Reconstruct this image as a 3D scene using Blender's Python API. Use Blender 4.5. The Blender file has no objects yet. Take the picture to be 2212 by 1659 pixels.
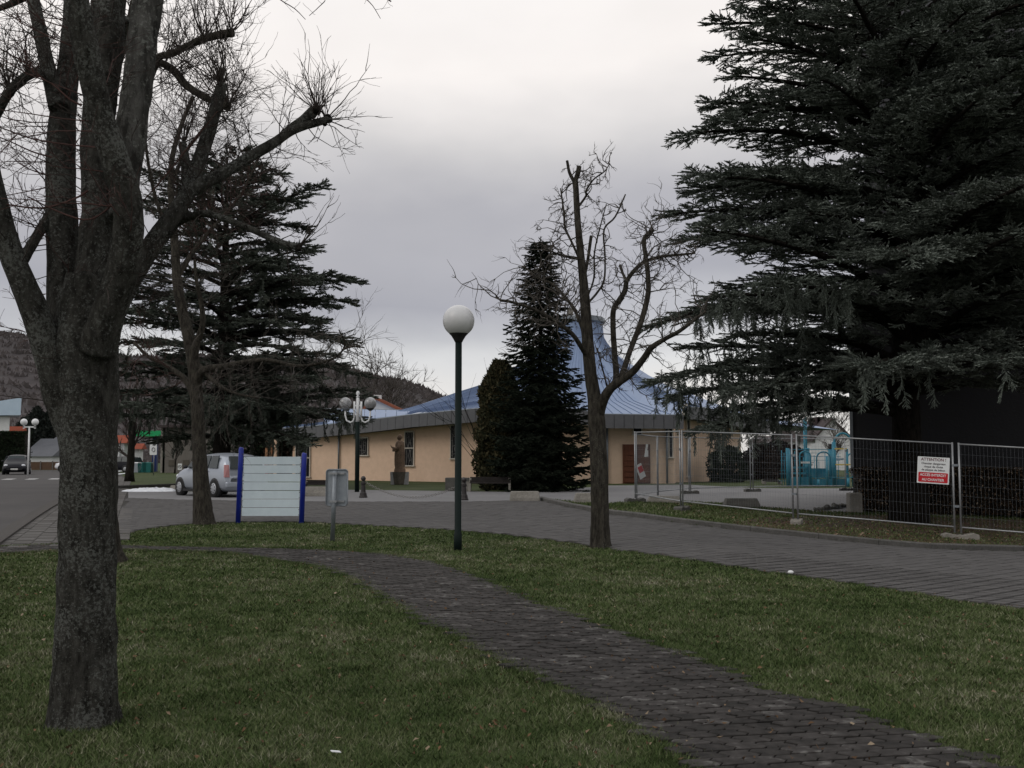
import bpy, math, random
import numpy as np
from mathutils import Vector, Matrix
from mathutils.geometry import delaunay_2d_cdt

R = math.radians
random.seed(7)
rng = np.random.default_rng(7)
SC = bpy.context.scene
COL = SC.collection

# ------------------------------------------------------------------ camera, sky, sun, exposure
F, CX, CY, HZ, EYE = 2238.0, 1106.0, 829.5, 988.0, 1.30
PITCH = math.atan((HZ - CY) / F)
cam_d = bpy.data.cameras.new("camera")
cam = bpy.data.objects.new("camera", cam_d)
COL.objects.link(cam)
cam_d.sensor_width = 36
cam_d.lens = 36 * F / 2212
cam_d.clip_start = 0.1
cam_d.clip_end = 3000
cam.location = (0, 0, EYE)
cam.rotation_euler = (math.pi / 2 + PITCH, 0, 0)
SC.camera = cam

SC.view_settings.view_transform = 'Standard'
SC.view_settings.look = 'None'
SC.view_settings.gamma = 1
SC.view_settings.exposure = 0.38
SC.view_settings.use_curve_mapping = False
SC.render.engine = 'CYCLES'
SC.cycles.use_denoising = True
SC.cycles.max_bounces = 6
SC.cycles.diffuse_bounces = 3
SC.cycles.transparent_max_bounces = 8

SUN_EL, SUN_AZ = 42.0, -120.0     # hidden by cloud, behind the camera's left shoulder
w = bpy.data.worlds.new("World")
SC.world = w
w.use_nodes = True
nt = w.node_tree
for n in list(nt.nodes):
    nt.nodes.remove(n)
def wn(t, **k):
    n = nt.nodes.new(t)
    for a, b in k.items():
        setattr(n, a, b)
    return n
L_ = nt.links.new
wout = wn('ShaderNodeOutputWorld')
sky = wn('ShaderNodeTexSky', sky_type='NISHITA', sun_disc=False, sun_elevation=R(SUN_EL), sun_rotation=R(SUN_AZ))
bg1 = wn('ShaderNodeBackground'); bg1.inputs[1].default_value = 0.05
L_(sky.outputs[0], bg1.inputs[0])
tc = wn('ShaderNodeTexCoord')
sep = wn('ShaderNodeSeparateXYZ'); L_(tc.outputs['Generated'], sep.inputs[0])
mp = wn('ShaderNodeMapping'); mp.inputs['Scale'].default_value = (1.5, 1.5, 3.2); mp.inputs['Location'].default_value = (3.1, 0.4, 0.2)
L_(tc.outputs['Generated'], mp.inputs[0])
nz = wn('ShaderNodeTexNoise'); nz.inputs['Scale'].default_value = 1.7; nz.inputs['Detail'].default_value = 5; nz.inputs['Roughness'].default_value = 0.5
L_(mp.outputs[0], nz.inputs['Vector'])
m1 = wn('ShaderNodeMath', operation='SUBTRACT'); L_(nz.outputs[0], m1.inputs[0]); m1.inputs[1].default_value = 0.5
m2 = wn('ShaderNodeMath', operation='MULTIPLY_ADD'); L_(m1.outputs[0], m2.inputs[0]); m2.inputs[1].default_value = 0.19; L_(sep.outputs['Z'], m2.inputs[2])
m2b = wn('ShaderNodeMath', operation='MULTIPLY_ADD'); L_(sep.outputs['X'], m2b.inputs[0]); m2b.inputs[1].default_value = -0.035; L_(m2.outputs[0], m2b.inputs[2])
ramp = wn('ShaderNodeValToRGB')
cr = ramp.color_ramp
stops = [(0.0, (.60, .58, .56)), (.05, (.66, .64, .62)), (.09, (.60, .60, .605)), (.12, (.45, .452, .475)), (.16, (.335, .335, .37)),
         (.22, (.385, .38, .405)), (.29, (.55, .535, .535)), (.37, (.80, .76, .735)), (.62, (.78, .765, .76)), (1.0, (.66, .66, .68))]
while len(cr.elements) < len(stops):
    cr.elements.new(0.5)
for e, (p_, c_) in zip(cr.elements, stops):
    e.position = p_
    e.color = (*c_, 1)
L_(m2b.outputs[0], ramp.inputs[0])
nz2 = wn('ShaderNodeTexNoise'); nz2.inputs['Scale'].default_value = 3.0; nz2.inputs['Detail'].default_value = 6
L_(mp.outputs[0], nz2.inputs['Vector'])
m3 = wn('ShaderNodeMapRange'); L_(nz2.outputs[0], m3.inputs[0]); m3.inputs[1].default_value = .3; m3.inputs[2].default_value = .7; m3.inputs[3].default_value = .95; m3.inputs[4].default_value = 1.05
vm = wn('ShaderNodeVectorMath', operation='SCALE'); L_(ramp.outputs[0], vm.inputs[0]); L_(m3.outputs[0], vm.inputs['Scale'])
bg2 = wn('ShaderNodeBackground'); bg2.inputs[1].default_value = 1.0
L_(vm.outputs[0], bg2.inputs[0])
mixw = wn('ShaderNodeMixShader'); mixw.inputs[0].default_value = 0.93
L_(bg1.outputs[0], mixw.inputs[1]); L_(bg2.outputs[0], mixw.inputs[2]); L_(mixw.outputs[0], wout.inputs[0])

sun_d = bpy.data.lights.new("sun", 'SUN')
sun_d.energy = 0.5
sun_d.angle = R(30)
sun_d.color = (1, .95, .88)
sun = bpy.data.objects.new("sun", sun_d)
COL.objects.link(sun)
a_ = R(SUN_AZ)
sv = Vector((math.sin(a_) * math.cos(R(SUN_EL)), math.cos(a_) * math.cos(R(SUN_EL)), math.sin(R(SUN_EL))))
sun.rotation_euler = sv.to_track_quat('Z', 'Y').to_euler()
sun.location = (0, 0, 60)

# ------------------------------------------------------------------ geometry of the view and the ground
cp, sp = math.cos(PITCH), math.sin(PITCH)
def sstep(t):
    t = np.clip(t, 0, 1)
    return t * t * (3 - 2 * t)
def g(x, y):
    """height of the ground: a plateau round the church, falling gently towards the lawn and to the right"""
    x = np.asarray(x, float); y = np.asarray(y, float)
    a = -0.30 * (1 - sstep(y / 28.0))
    b = -0.066 * np.clip(x - 3, 0, 16) * (1 - sstep((y - 25) / 14.0)) * sstep((y + 6) / 14.0)
    return a + b
def gz(x, y):
    return float(g(x, y))
def at(px, py, Y):
    u, v = (px - CX) / F, (CY - py) / F
    t = Y / (cp - v * sp)
    return Vector((u * t, Y, EYE + t * (sp + v * cp)))
def gp(px, py):
    """point where the view line through a place in the photograph meets the ground"""
    u, v = (px - CX) / F, (CY - py) / F
    d = (u, cp - v * sp, sp + v * cp)
    lo, hi = 1.0, 400.0
    if d[2] >= -1e-4:
        return Vector((d[0] * 400, d[1] * 400, 0))
    for _ in range(50):
        m = (lo + hi) / 2
        if EYE + d[2] * m > gz(d[0] * m, d[1] * m):
            lo = m
        else:
            hi = m
    return Vector((d[0] * lo, d[1] * lo, EYE + d[2] * lo))

# ------------------------------------------------------------------ materials
def mat(name, col, rough=0.85, metal=0.0, noise=None, bump=None, col2=None, coords='Object', spec=0.3, attr=None, stretch=None, extra=None):
    m = bpy.data.materials.new(name)
    m.use_nodes = True
    t = m.node_tree
    b = t.nodes['Principled BSDF']
    b.inputs['Base Color'].default_value = (*col, 1)
    b.inputs['Roughness'].default_value = rough
    b.inputs['Metallic'].default_value = metal
    b.inputs['Specular IOR Level'].default_value = spec
    vec = None
    if noise or bump:
        c = t.nodes.new('ShaderNodeTexCoord')
        vec = c.outputs[coords]
        if coords == 'World':
            pass
        if stretch:
            mm = t.nodes.new('ShaderNodeMapping'); mm.inputs['Scale'].default_value = stretch
            t.links.new(vec, mm.inputs[0]); vec = mm.outputs[0]
    last = None
    if noise:
        scales = noise if isinstance(noise, (list, tuple)) else [noise]
        c2 = col2 or tuple(x * 0.55 for x in col)
        for i, s in enumerate(scales):
            n = t.nodes.new('ShaderNodeTexNoise'); n.inputs['Scale'].default_value = s; n.inputs['Detail'].default_value = 6; n.inputs['Roughness'].default_value = .65
            t.links.new(vec, n.inputs['Vector'])
            r = t.nodes.new('ShaderNodeMapRange'); r.inputs[1].default_value = .36; r.inputs[2].default_value = .64
            t.links.new(n.outputs[0], r.inputs[0])
            if last is None:
                last = r.outputs[0]
            else:
                k = t.nodes.new('ShaderNodeMath'); k.operation = 'MULTIPLY_ADD'
                t.links.new(last, k.inputs[0]); k.inputs[1].default_value = .5
                k2 = t.nodes.new('ShaderNodeMath'); k2.operation = 'MULTIPLY'; k2.inputs[1].default_value = .5
                t.links.new(r.outputs[0], k2.inputs[0]); t.links.new(k2.outputs[0], k.inputs[2])
                last = k.outputs[0]
        mx = t.nodes.new('ShaderNodeMix'); mx.data_type = 'RGBA'
        mx.inputs[6].default_value = (*c2, 1); mx.inputs[7].default_value = (*col, 1)
        t.links.new(last, mx.inputs[0])
        t.links.new(mx.outputs[2], b.inputs['Base Color'])
    if bump:
        sc_, st, dist = bump
        n = t.nodes.new('ShaderNodeTexNoise'); n.inputs['Scale'].default_value = sc_; n.inputs['Detail'].default_value = 5
        t.links.new(vec, n.inputs['Vector'])
        bp = t.nodes.new('ShaderNodeBump'); bp.inputs['Strength'].default_value = st; bp.inputs['Distance'].default_value = dist
        t.links.new(n.outputs[0], bp.inputs['Height']); t.links.new(bp.outputs[0], b.inputs['Normal'])
    return m

def ramp_mat(name, stops_, attr='rnd', patch=None, rough=.9, patch_amt=.6, spec=.1, fine=None):
    """colour picked by a per-leaf value, shifted by a slow noise over the ground"""
    m = bpy.data.materials.new(name); m.use_nodes = True
    t = m.node_tree; b = t.nodes['Principled BSDF']
    b.inputs['Roughness'].default_value = rough; b.inputs['Specular IOR Level'].default_value = spec
    src = None
    if attr:
        a = t.nodes.new('ShaderNodeAttribute'); a.attribute_name = attr; src = a.outputs['Fac']
    if patch:
        c = t.nodes.new('ShaderNodeNewGeometry')
        for s, amt in ([(patch, patch_amt)] + ([fine] if fine else [])):
            n = t.nodes.new('ShaderNodeTexNoise'); n.inputs['Scale'].default_value = s; n.inputs['Detail'].default_value = 5; n.inputs['Roughness'].default_value = .6
            t.links.new(c.outputs['Position'], n.inputs['Vector'])
            mr = t.nodes.new('ShaderNodeMath'); mr.operation = 'SUBTRACT'; mr.inputs[1].default_value = .5
            t.links.new(n.outputs[0], mr.inputs[0])
            ma = t.nodes.new('ShaderNodeMath'); ma.operation = 'MULTIPLY_ADD'; ma.inputs[1].default_value = amt * 2.5
            t.links.new(mr.outputs[0], ma.inputs[0])
            if src is None:
                ma.inputs[2].default_value = .5
            else:
                t.links.new(src, ma.inputs[2])
            src = ma.outputs[0]
    r = t.nodes.new('ShaderNodeValToRGB')
    while len(r.color_ramp.elements) < len(stops_):
        r.color_ramp.elements.new(.5)
    for e, (p, c_) in zip(r.color_ramp.elements, stops_):
        e.position = p; e.color = (*c_, 1)
    t.links.new(src, r.inputs[0]); t.links.new(r.outputs[0], b.inputs['Base Color'])
    return m

def bark_mat(name, c_dark, c_mid, c_lichen, scale=14, stretch=(1, 1, .35), lichen=.55, bump=.02):
    m = bpy.data.materials.new(name); m.use_nodes = True
    t = m.node_tree; b = t.nodes['Principled BSDF']
    b.inputs['Roughness'].default_value = .95; b.inputs['Specular IOR Level'].default_value = .1
    c = t.nodes.new('ShaderNodeTexCoord')
    mp_ = t.nodes.new('ShaderNodeMapping'); mp_.inputs['Scale'].default_value = stretch
    t.links.new(c.outputs['Object'], mp_.inputs[0])
    v = t.nodes.new('ShaderNodeTexVoronoi'); v.inputs['Scale'].default_value = scale * 1.6
    n0 = t.nodes.new('ShaderNodeTexNoise'); n0.inputs['Scale'].default_value = scale; n0.inputs['Detail'].default_value = 7; n0.inputs['Roughness'].default_value = .7
    t.links.new(mp_.outputs[0], n0.inputs['Vector'])
    add = t.nodes.new('ShaderNodeVectorMath'); add.operation = 'MULTIPLY_ADD'
    t.links.new(n0.outputs['Color'], add.inputs[0]); add.inputs[1].default_value = (.25, .25, .25); t.links.new(mp_.outputs[0], add.inputs[2])
    t.links.new(add.outputs[0], v.inputs['Vector'])
    n1 = t.nodes.new('ShaderNodeTexNoise'); n1.inputs['Scale'].default_value = scale * 2.2; n1.inputs['Detail'].default_value = 8; n1.inputs['Roughness'].default_value = .75
    t.links.new(c.outputs['Object'], n1.inputs['Vector'])
    r0 = t.nodes.new('ShaderNodeValToRGB'); r0.color_ramp.elements[0].position = .38; r0.color_ramp.elements[1].position = .62
    r0.color_ramp.elements[0].color = (*c_dark, 1); r0.color_ramp.elements[1].color = (*c_mid, 1)
    t.links.new(n0.outputs[0], r0.inputs[0])
    r1 = t.nodes.new('ShaderNodeMapRange'); r1.inputs[1].default_value = lichen; r1.inputs[2].default_value = lichen + .08
    n2 = t.nodes.new('ShaderNodeTexNoise'); n2.inputs['Scale'].default_value = 3.5; n2.inputs['Detail'].default_value = 3
    t.links.new(c.outputs['Object'], n2.inputs['Vector'])
    lm = t.nodes.new('ShaderNodeMath'); lm.operation = 'MULTIPLY_ADD'; lm.inputs[1].default_value = .38; lm.inputs[2].default_value = -.19
    t.links.new(n2.outputs[0], lm.inputs[0])
    la = t.nodes.new('ShaderNodeMath'); la.operation = 'ADD'; t.links.new(lm.outputs[0], la.inputs[0]); t.links.new(n1.outputs[0], la.inputs[1])
    t.links.new(la.outputs[0], r1.inputs[0])
    mx = t.nodes.new('ShaderNodeMix'); mx.data_type = 'RGBA'
    t.links.new(r1.outputs[0], mx.inputs[0]); t.links.new(r0.outputs[0], mx.inputs[6]); mx.inputs[7].default_value = (*c_lichen, 1)
    t.links.new(mx.outputs[2], b.inputs['Base Color'])
    hs = t.nodes.new('ShaderNodeMath'); hs.operation = 'ADD'
    t.links.new(v.outputs['Distance'], hs.inputs[0]); t.links.new(n1.outputs[0], hs.inputs[1])
    bp = t.nodes.new('ShaderNodeBump'); bp.inputs['Strength'].default_value = 1.0; bp.inputs['Distance'].default_value = bump
    t.links.new(hs.outputs[0], bp.inputs['Height']); t.links.new(bp.outputs[0], b.inputs['Normal'])
    return m

M = {}
M['bark_big'] = bark_mat('bark_lichen', (.034, .032, .028), (.125, .122, .108), (.235, .245, .225), 24, (1, 1, .4), .515, .05)
M['bark_pale'] = bark_mat('bark_pale', (.035, .034, .031), (.14, .138, .128), (.22, .23, .21), 14, (1, 1, .3), .56, .03)
M['bark_moss'] = bark_mat('bark_mossy', (.014, .014, .009), (.038, .036, .024), (.07, .075, .05), 16, (1, 1, .35), .58, .03)
M['bark_mid'] = bark_mat('bark_grey', (.028, .025, .021), (.095, .086, .070), (.16, .16, .14), 22, (1, 1, .25), .6, .02)
M['bark_dark'] = bark_mat('bark_dark', (.010, .009, .008), (.03, .026, .022), (.05, .05, .045), 18, (1, 1, .3), .62, .02)
M['twig'] = mat('twig_brown', (.045, .035, .03), noise=8, rough=.9)
M['twig_red'] = mat('twig_reddish', (.07, .035, .03), noise=6, rough=.9)
M['twig_grey'] = mat('twig_grey', (.085, .075, .065), noise=8, rough=.9)
M['cedar'] = ramp_mat('cedar_needles', [(0, (.050, .060, .048)), (.45, (.112, .132, .112)), (.75, (.185, .21, .185)), (1, (.30, .33, .30))], patch=.5, patch_amt=.25)
M['cedar2'] = ramp_mat('cedar_needles_far', [(0, (.040, .047, .037)), (.5, (.085, .10, .08)), (.8, (.14, .16, .135)), (1, (.22, .24, .215))], patch=.4, patch_amt=.25)
M['spruce'] = ramp_mat('spruce_needles', [(0, (.013, .018, .013)), (.6, (.026, .035, .024)), (1, (.07, .08, .055))], patch=1.6, patch_amt=.3)
M['thuja'] = ramp_mat('thuja_scales', [(0, (.018, .021, .012)), (.6, (.042, .042, .022)), (1, (.085, .07, .036))], patch=1.2, patch_amt=.3)
M['hedge'] = ramp_mat('hedge_leaves', [(0, (.012, .010, .007)), (.6, (.034, .024, .015)), (.88, (.09, .055, .034)), (1, (.34, .27, .20))])
M['shrub'] = ramp_mat('shrub_leaves', [(0, (.006, .010, .006)), (1, (.022, .034, .018))])
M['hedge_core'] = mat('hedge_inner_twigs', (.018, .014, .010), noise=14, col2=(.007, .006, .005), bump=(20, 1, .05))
M['brownbush'] = ramp_mat('bare_bush_twigs', [(0, (.02, .013, .010)), (1, (.06, .042, .034))])
GR = [(0, (.022, .034, .012)), (.3, (.050, .078, .025)), (.56, (.085, .112, .044)), (.78, (.135, .142, .08)), (1, (.26, .25, .185))]
M['grass'] = ramp_mat('grass_blades', GR, patch=.45, patch_amt=.5, rough=.9, fine=(3.2, .5))
M['lawn'] = ramp_mat('lawn_turf', [(0, (.02, .026, .010)), (.35, (.034, .050, .017)), (.6, (.054, .068, .028)), (.8, (.09, .09, .05)), (1, (.13, .12, .085))], attr=None, patch=.55, patch_amt=.35, fine=(14, .45))
M['soil'] = mat('soil', (.035, .036, .02), noise=[.6, 9], col2=(.015, .018, .009), bump=(18, .6, .02))
M['litter'] = mat('needle_litter', (.085, .045, .026), noise=[1.2, 14], col2=(.016, .015, .009), bump=(25, .8, .02))
M['field'] = mat('winter_field', (.06, .06, .035), noise=[.05, 2], col2=(.03, .035, .018))
M['asphalt'] = mat('asphalt', (.066, .060, .058), noise=[.35, 12], col2=(.036, .034, .034), bump=(60, .3, .005))
M['asphalt_pale'] = mat('asphalt_pale', (.20, .198, .20), noise=[.35, 9], col2=(.135, .134, .138), bump=(60, .3, .005))
M['bed'] = mat('paver_joint_bed', (.03, .028, .022), noise=6)
M['paver'] = ramp_mat('paver_concrete', [(0, (.074, .071, .070)), (.5, (.088, .085, .084)), (1, (.106, .102, .10))], patch=.35, patch_amt=.3, fine=(30, .35))
M['paver_side'] = ramp_mat('sidewalk_paver', [(0, (.075, .07, .066)), (1, (.13, .125, .12))], patch=.4, patch_amt=.25, fine=(20, .2))
def path_mat():
    m = ramp_mat('path_paver', [(0, (.018, .017, .016)), (.5, (.036, .033, .031)), (.8, (.052, .048, .046)), (1, (.12, .117, .11))], patch=1.3, patch_amt=.25, fine=(13, .75))
    t = m.node_tree; b = t.nodes['Principled BSDF']
    n = t.nodes.new('ShaderNodeTexNoise'); n.inputs['Scale'].default_value = 130; n.inputs['Detail'].default_value = 4
    gg = t.nodes.new('ShaderNodeNewGeometry'); t.links.new(gg.outputs['Position'], n.inputs['Vector'])
    bp = t.nodes.new('ShaderNodeBump'); bp.inputs['Strength'].default_value = .5; bp.inputs['Distance'].default_value = .004
    t.links.new(n.outputs[0], bp.inputs['Height']); t.links.new(bp.outputs[0], b.inputs['Normal'])
    b.inputs['Roughness'].default_value = .75
    return m
M['path'] = path_mat()
M['kerb'] = mat('kerb_concrete', (.11, .105, .10), noise=[2, 20], col2=(.05, .05, .045), bump=(30, .4, .01))
M['concrete'] = mat('concrete', (.27, .255, .23), noise=[2.5, 18], col2=(.15, .14, .12), bump=(25, .5, .01))
M['concrete_dark'] = mat('concrete_dark', (.12, .115, .105), noise=[3, 20], col2=(.06, .06, .055), bump=(25, .5, .01))
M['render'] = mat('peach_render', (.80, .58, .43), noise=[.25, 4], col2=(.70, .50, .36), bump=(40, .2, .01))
M['render_shading'] = mat('peach_render_shading', (.66, .50, .37), noise=[.5, 5], col2=(.58, .43, .32), bump=(40, .2, .01))  # same wall render past the corner, its different shading put into the colour
M['fascia'] = mat('zinc_fascia', (.125, .127, .135), rough=.55, metal=.0, noise=[.6, 4], col2=(.095, .097, .105), spec=.5)
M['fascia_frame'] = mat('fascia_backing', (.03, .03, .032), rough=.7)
M['zinc'] = mat('zinc_roof', (.21, .28, .42), rough=.5, metal=.1, noise=[.4, 5], col2=(.18, .245, .38), spec=.4)
M['zinc_seam'] = mat('zinc_seam', (.13, .18, .29), rough=.5, metal=.2)
M['stonewhite'] = mat('window_surround', (.62, .57, .50), noise=4, col2=(.5, .46, .4))
M['glass_dark'] = mat('dark_glass', (.010, .010, .012), rough=.35, spec=.15)
M['lead'] = mat('lead_bars', (.26, .25, .24), rough=.7)
M['wood_door'] = mat('brown_door_wood', (.14, .05, .025), noise=[1, 12], col2=(.08, .028, .015), rough=.55, stretch=(1, 1, .2))
M['orange'] = mat('orange_wood', (.42, .22, .12), noise=3)
M['post_green'] = mat('dark_green_paint', (.006, .012, .011), rough=.6, spec=.12)
M['globe_grey'] = mat('clear_globe', (.36, .37, .38), rough=.15, spec=.6, noise=[6], col2=(.2, .2, .2))
M['globe'] = mat('opal_globe', (.60, .61, .62), rough=.28, spec=.5, noise=[1.2], col2=(.55, .55, .55))
M['globe_cap'] = mat('black_cap', (.02, .02, .02), rough=.5)
M['blue'] = mat('blue_post_paint', (.012, .03, .32), rough=.35, spec=.5, noise=3, col2=(.01, .02, .25))
M['board'] = mat('board_white', (.60, .69, .74), rough=.4, noise=[1.5, 7], col2=(.52, .61, .66))
M['galv'] = mat('galvanised_steel', (.24, .26, .28), rough=.45, metal=.5, noise=[3, 25], col2=(.16, .18, .20))
M['galv_pale'] = mat('galvanised_pale', (.34, .35, .36), rough=.42, metal=.45, noise=[3, 25], col2=(.24, .25, .26))
M['alu'] = mat('aluminium_back', (.34, .37, .40), rough=.5, metal=.3, noise=[2, 12], col2=(.25, .28, .31))
M['castiron'] = mat('cast_iron', (.022, .018, .017), rough=.5, spec=.5, noise=9)
M['chain'] = mat('chain_steel', (.22, .21, .20), rough=.5, metal=.6)
M['statue'] = mat('weathered_stone', (.20, .135, .09), noise=[3, 20], col2=(.07, .048, .035), bump=(14, .6, .02))
M['pedestal'] = mat('pedestal_stone', (.12, .105, .085), noise=[3, 18], col2=(.05, .045, .036), bump=(18, .6, .02))
M['pedestal_pale'] = mat('pedestal_side_stone', (.34, .34, .34), noise=[3, 12], col2=(.25, .25, .25))
M['whitepaint'] = mat('white_paint', (.74, .75, .76), rough=.4, noise=5, col2=(.62, .63, .64))
M['bench_wood'] = mat('dark_bench_wood', (.022, .017, .015), rough=.6, noise=8)
M['carsilver'] = mat('silver_car_paint', (.36, .39, .44), rough=.3, metal=.45, spec=.6)
M['carblack'] = mat('black_car_paint', (.006, .006, .010), rough=.4, spec=.25)
M['carwhite'] = mat('white_car_paint', (.65, .66, .68), rough=.3, spec=.6)
M['carglass'] = mat('car_glass', (.012, .02, .022), rough=.15, spec=.45)
M['tyre'] = mat('tyre_rubber', (.012, .012, .012), rough=.85)
M['hub'] = mat('wheel_cover', (.34, .35, .37), rough=.4, metal=.4)
M['trim'] = mat('black_trim', (.016, .016, .018), rough=.6)
M['lamp_red'] = mat('tail_lamp', (.34, .14, .14), rough=.2, spec=.6)
M['lamp_clear'] = mat('head_lamp', (.6, .62, .66), rough=.15, spec=.7)
M['plate'] = mat('number_plate', (.6, .6, .58), rough=.4)
M['snow'] = mat('old_snow', (.78, .80, .83), rough=.7, noise=7, col2=(.62, .65, .70), bump=(9, .6, .05))
M['signwhite'] = mat('sign_white', (.70, .72, .72), rough=.4)
M['signred'] = mat('sign_red', (.48, .012, .02), rough=.4)
M['ink'] = mat('sign_ink', (.05, .045, .05), rough=.5)
M['ink_red'] = mat('sign_dark_red_ink', (.12, .04, .045), rough=.5)
M['slate'] = mat('tower_slate', (.013, .013, .016), rough=.7, noise=[1.5, 9], col2=(.012, .012, .014), bump=(12, .5, .02))  # dark slate, taken near black to carry the shade under the cedar
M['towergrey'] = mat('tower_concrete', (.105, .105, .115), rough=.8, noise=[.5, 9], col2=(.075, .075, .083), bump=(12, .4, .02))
M['teal'] = mat('turquoise_paint', (.05, .23, .31), rough=.45, noise=4, col2=(.02, .17, .26))
M['yellow'] = mat('yellow_paint', (.55, .42, .12), rough=.5)
M['housewhite'] = mat('house_white', (.62, .63, .63), noise=[.7, 6], col2=(.52, .53, .53))
M['bluewhite'] = mat('bluish_cladding', (.42, .52, .62), noise=1.0, col2=(.38, .48, .58), rough=.5)
M['roofdark'] = mat('dark_tiles', (.060, .045, .045), noise=[1, 14], col2=(.035, .028, .028))
M['roofgrey'] = mat('grey_tiles', (.125, .13, .145), noise=[1, 14], col2=(.09, .095, .105))
M['rooforange'] = mat('orange_tiles', (.26, .085, .045), noise=[1, 12], col2=(.17, .055, .03))
M['redwall'] = mat('orange_red_wall', (.27, .065, .035), noise=[1, 8], col2=(.2, .05, .028))
M['greencanopy'] = mat('green_canopy', (.01, .30, .10), rough=.4)
M['bluecol'] = mat('blue_column', (.012, .03, .13), rough=.5)
M['ruin'] = mat('stained_cement', (.20, .185, .165), noise=[.35, 4, 20], col2=(.10, .09, .08), bump=(10, .5, .03))
M['woodfence'] = mat('brown_fence_wood', (.15, .095, .06), noise=[2, 16], col2=(.09, .055, .035))
M['hill'] = ramp_mat('hill_forest', [(0, (.036, .033, .034)), (.4, (.062, .056, .057)), (.7, (.082, .073, .074)), (1, (.10, .09, .09))], attr=None, patch=.012, patch_amt=.3, fine=(.16, .5))  # bare forest tone, lightened and greyed to carry the distance haze
M['hilltwig'] = ramp_mat('hill_twigs', [(0, (.045, .040, .040)), (.6, (.08, .07, .069)), (1, (.12, .106, .104))], patch=.02, patch_amt=.3)
M['shadepine'] = ramp_mat('far_pine', [(0, (.008, .012, .010)), (1, (.03, .036, .032))])
M['leaf'] = ramp_mat('dead_leaves', [(0, (.05, .03, .018)), (.7, (.13, .08, .045)), (1, (.26, .21, .15))])
M['line'] = mat('road_paint', (.5, .5, .49), noise=6, col2=(.25, .25, .25))
M['bin'] = mat('green_bin', (.01, .12, .11), rough=.5)

# ------------------------------------------------------------------ helpers
def setp(o, label=None, cat=None, group=None, kind=None):
    if label: o['label'] = label
    if cat: o['category'] = cat
    if group: o['group'] = group
    if kind: o['kind'] = kind
    return o
def thing(name, label, cat, loc=(0, 0, 0), rz=0, group=None):
    o = bpy.data.objects.new(name, None)
    COL.objects.link(o)
    o.location = loc
    o.rotation_euler = (0, 0, rz)
    o.empty_display_size = .2
    return setp(o, label, cat, group)
def link_mesh(name, me, m, parent=None, loc=None):
    o = bpy.data.objects.new(name, me)
    COL.objects.link(o)
    if m is not None and not me.materials:
        me.materials.append(m)
    if parent is not None:
        o.parent = parent
    if loc is not None:
        o.location = loc
    return o
def np_mesh(name, V, faces, m, parent=None, smooth=False, rnd=None, origin=None):
    """faces: list of int arrays (n,3) or (n,4); rnd: per-face values"""
    V = np.asarray(V, np.float32)
    if origin is not None:
        V = V - np.asarray(origin, np.float32)
    me = bpy.data.meshes.new(name)
    me.vertices.add(len(V)); me.vertices.foreach_set('co', V.ravel())
    tot = sum(f.size for f in faces); nf = sum(len(f) for f in faces)
    me.loops.add(tot); me.loops.foreach_set('vertex_index', np.concatenate([f.ravel() for f in faces]).astype(np.int32))
    me.polygons.add(nf)
    cnt = np.concatenate([np.full(len(f), f.shape[1]) for f in faces]).astype(np.int32)
    st = np.concatenate([[0], np.cumsum(cnt)[:-1]]).astype(np.int32)
    me.polygons.foreach_set('loop_start', st)
    me.polygons.foreach_set('loop_total', cnt)
    me.polygons.foreach_set('use_smooth', np.full(nf, smooth))
    if rnd is not None:
        at_ = me.attributes.new('rnd', 'FLOAT', 'FACE')
        at_.data.foreach_set('value', np.asarray(rnd, np.float32))
    me.update(calc_edges=True)
    return link_mesh(name, me, m, parent)

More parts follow.
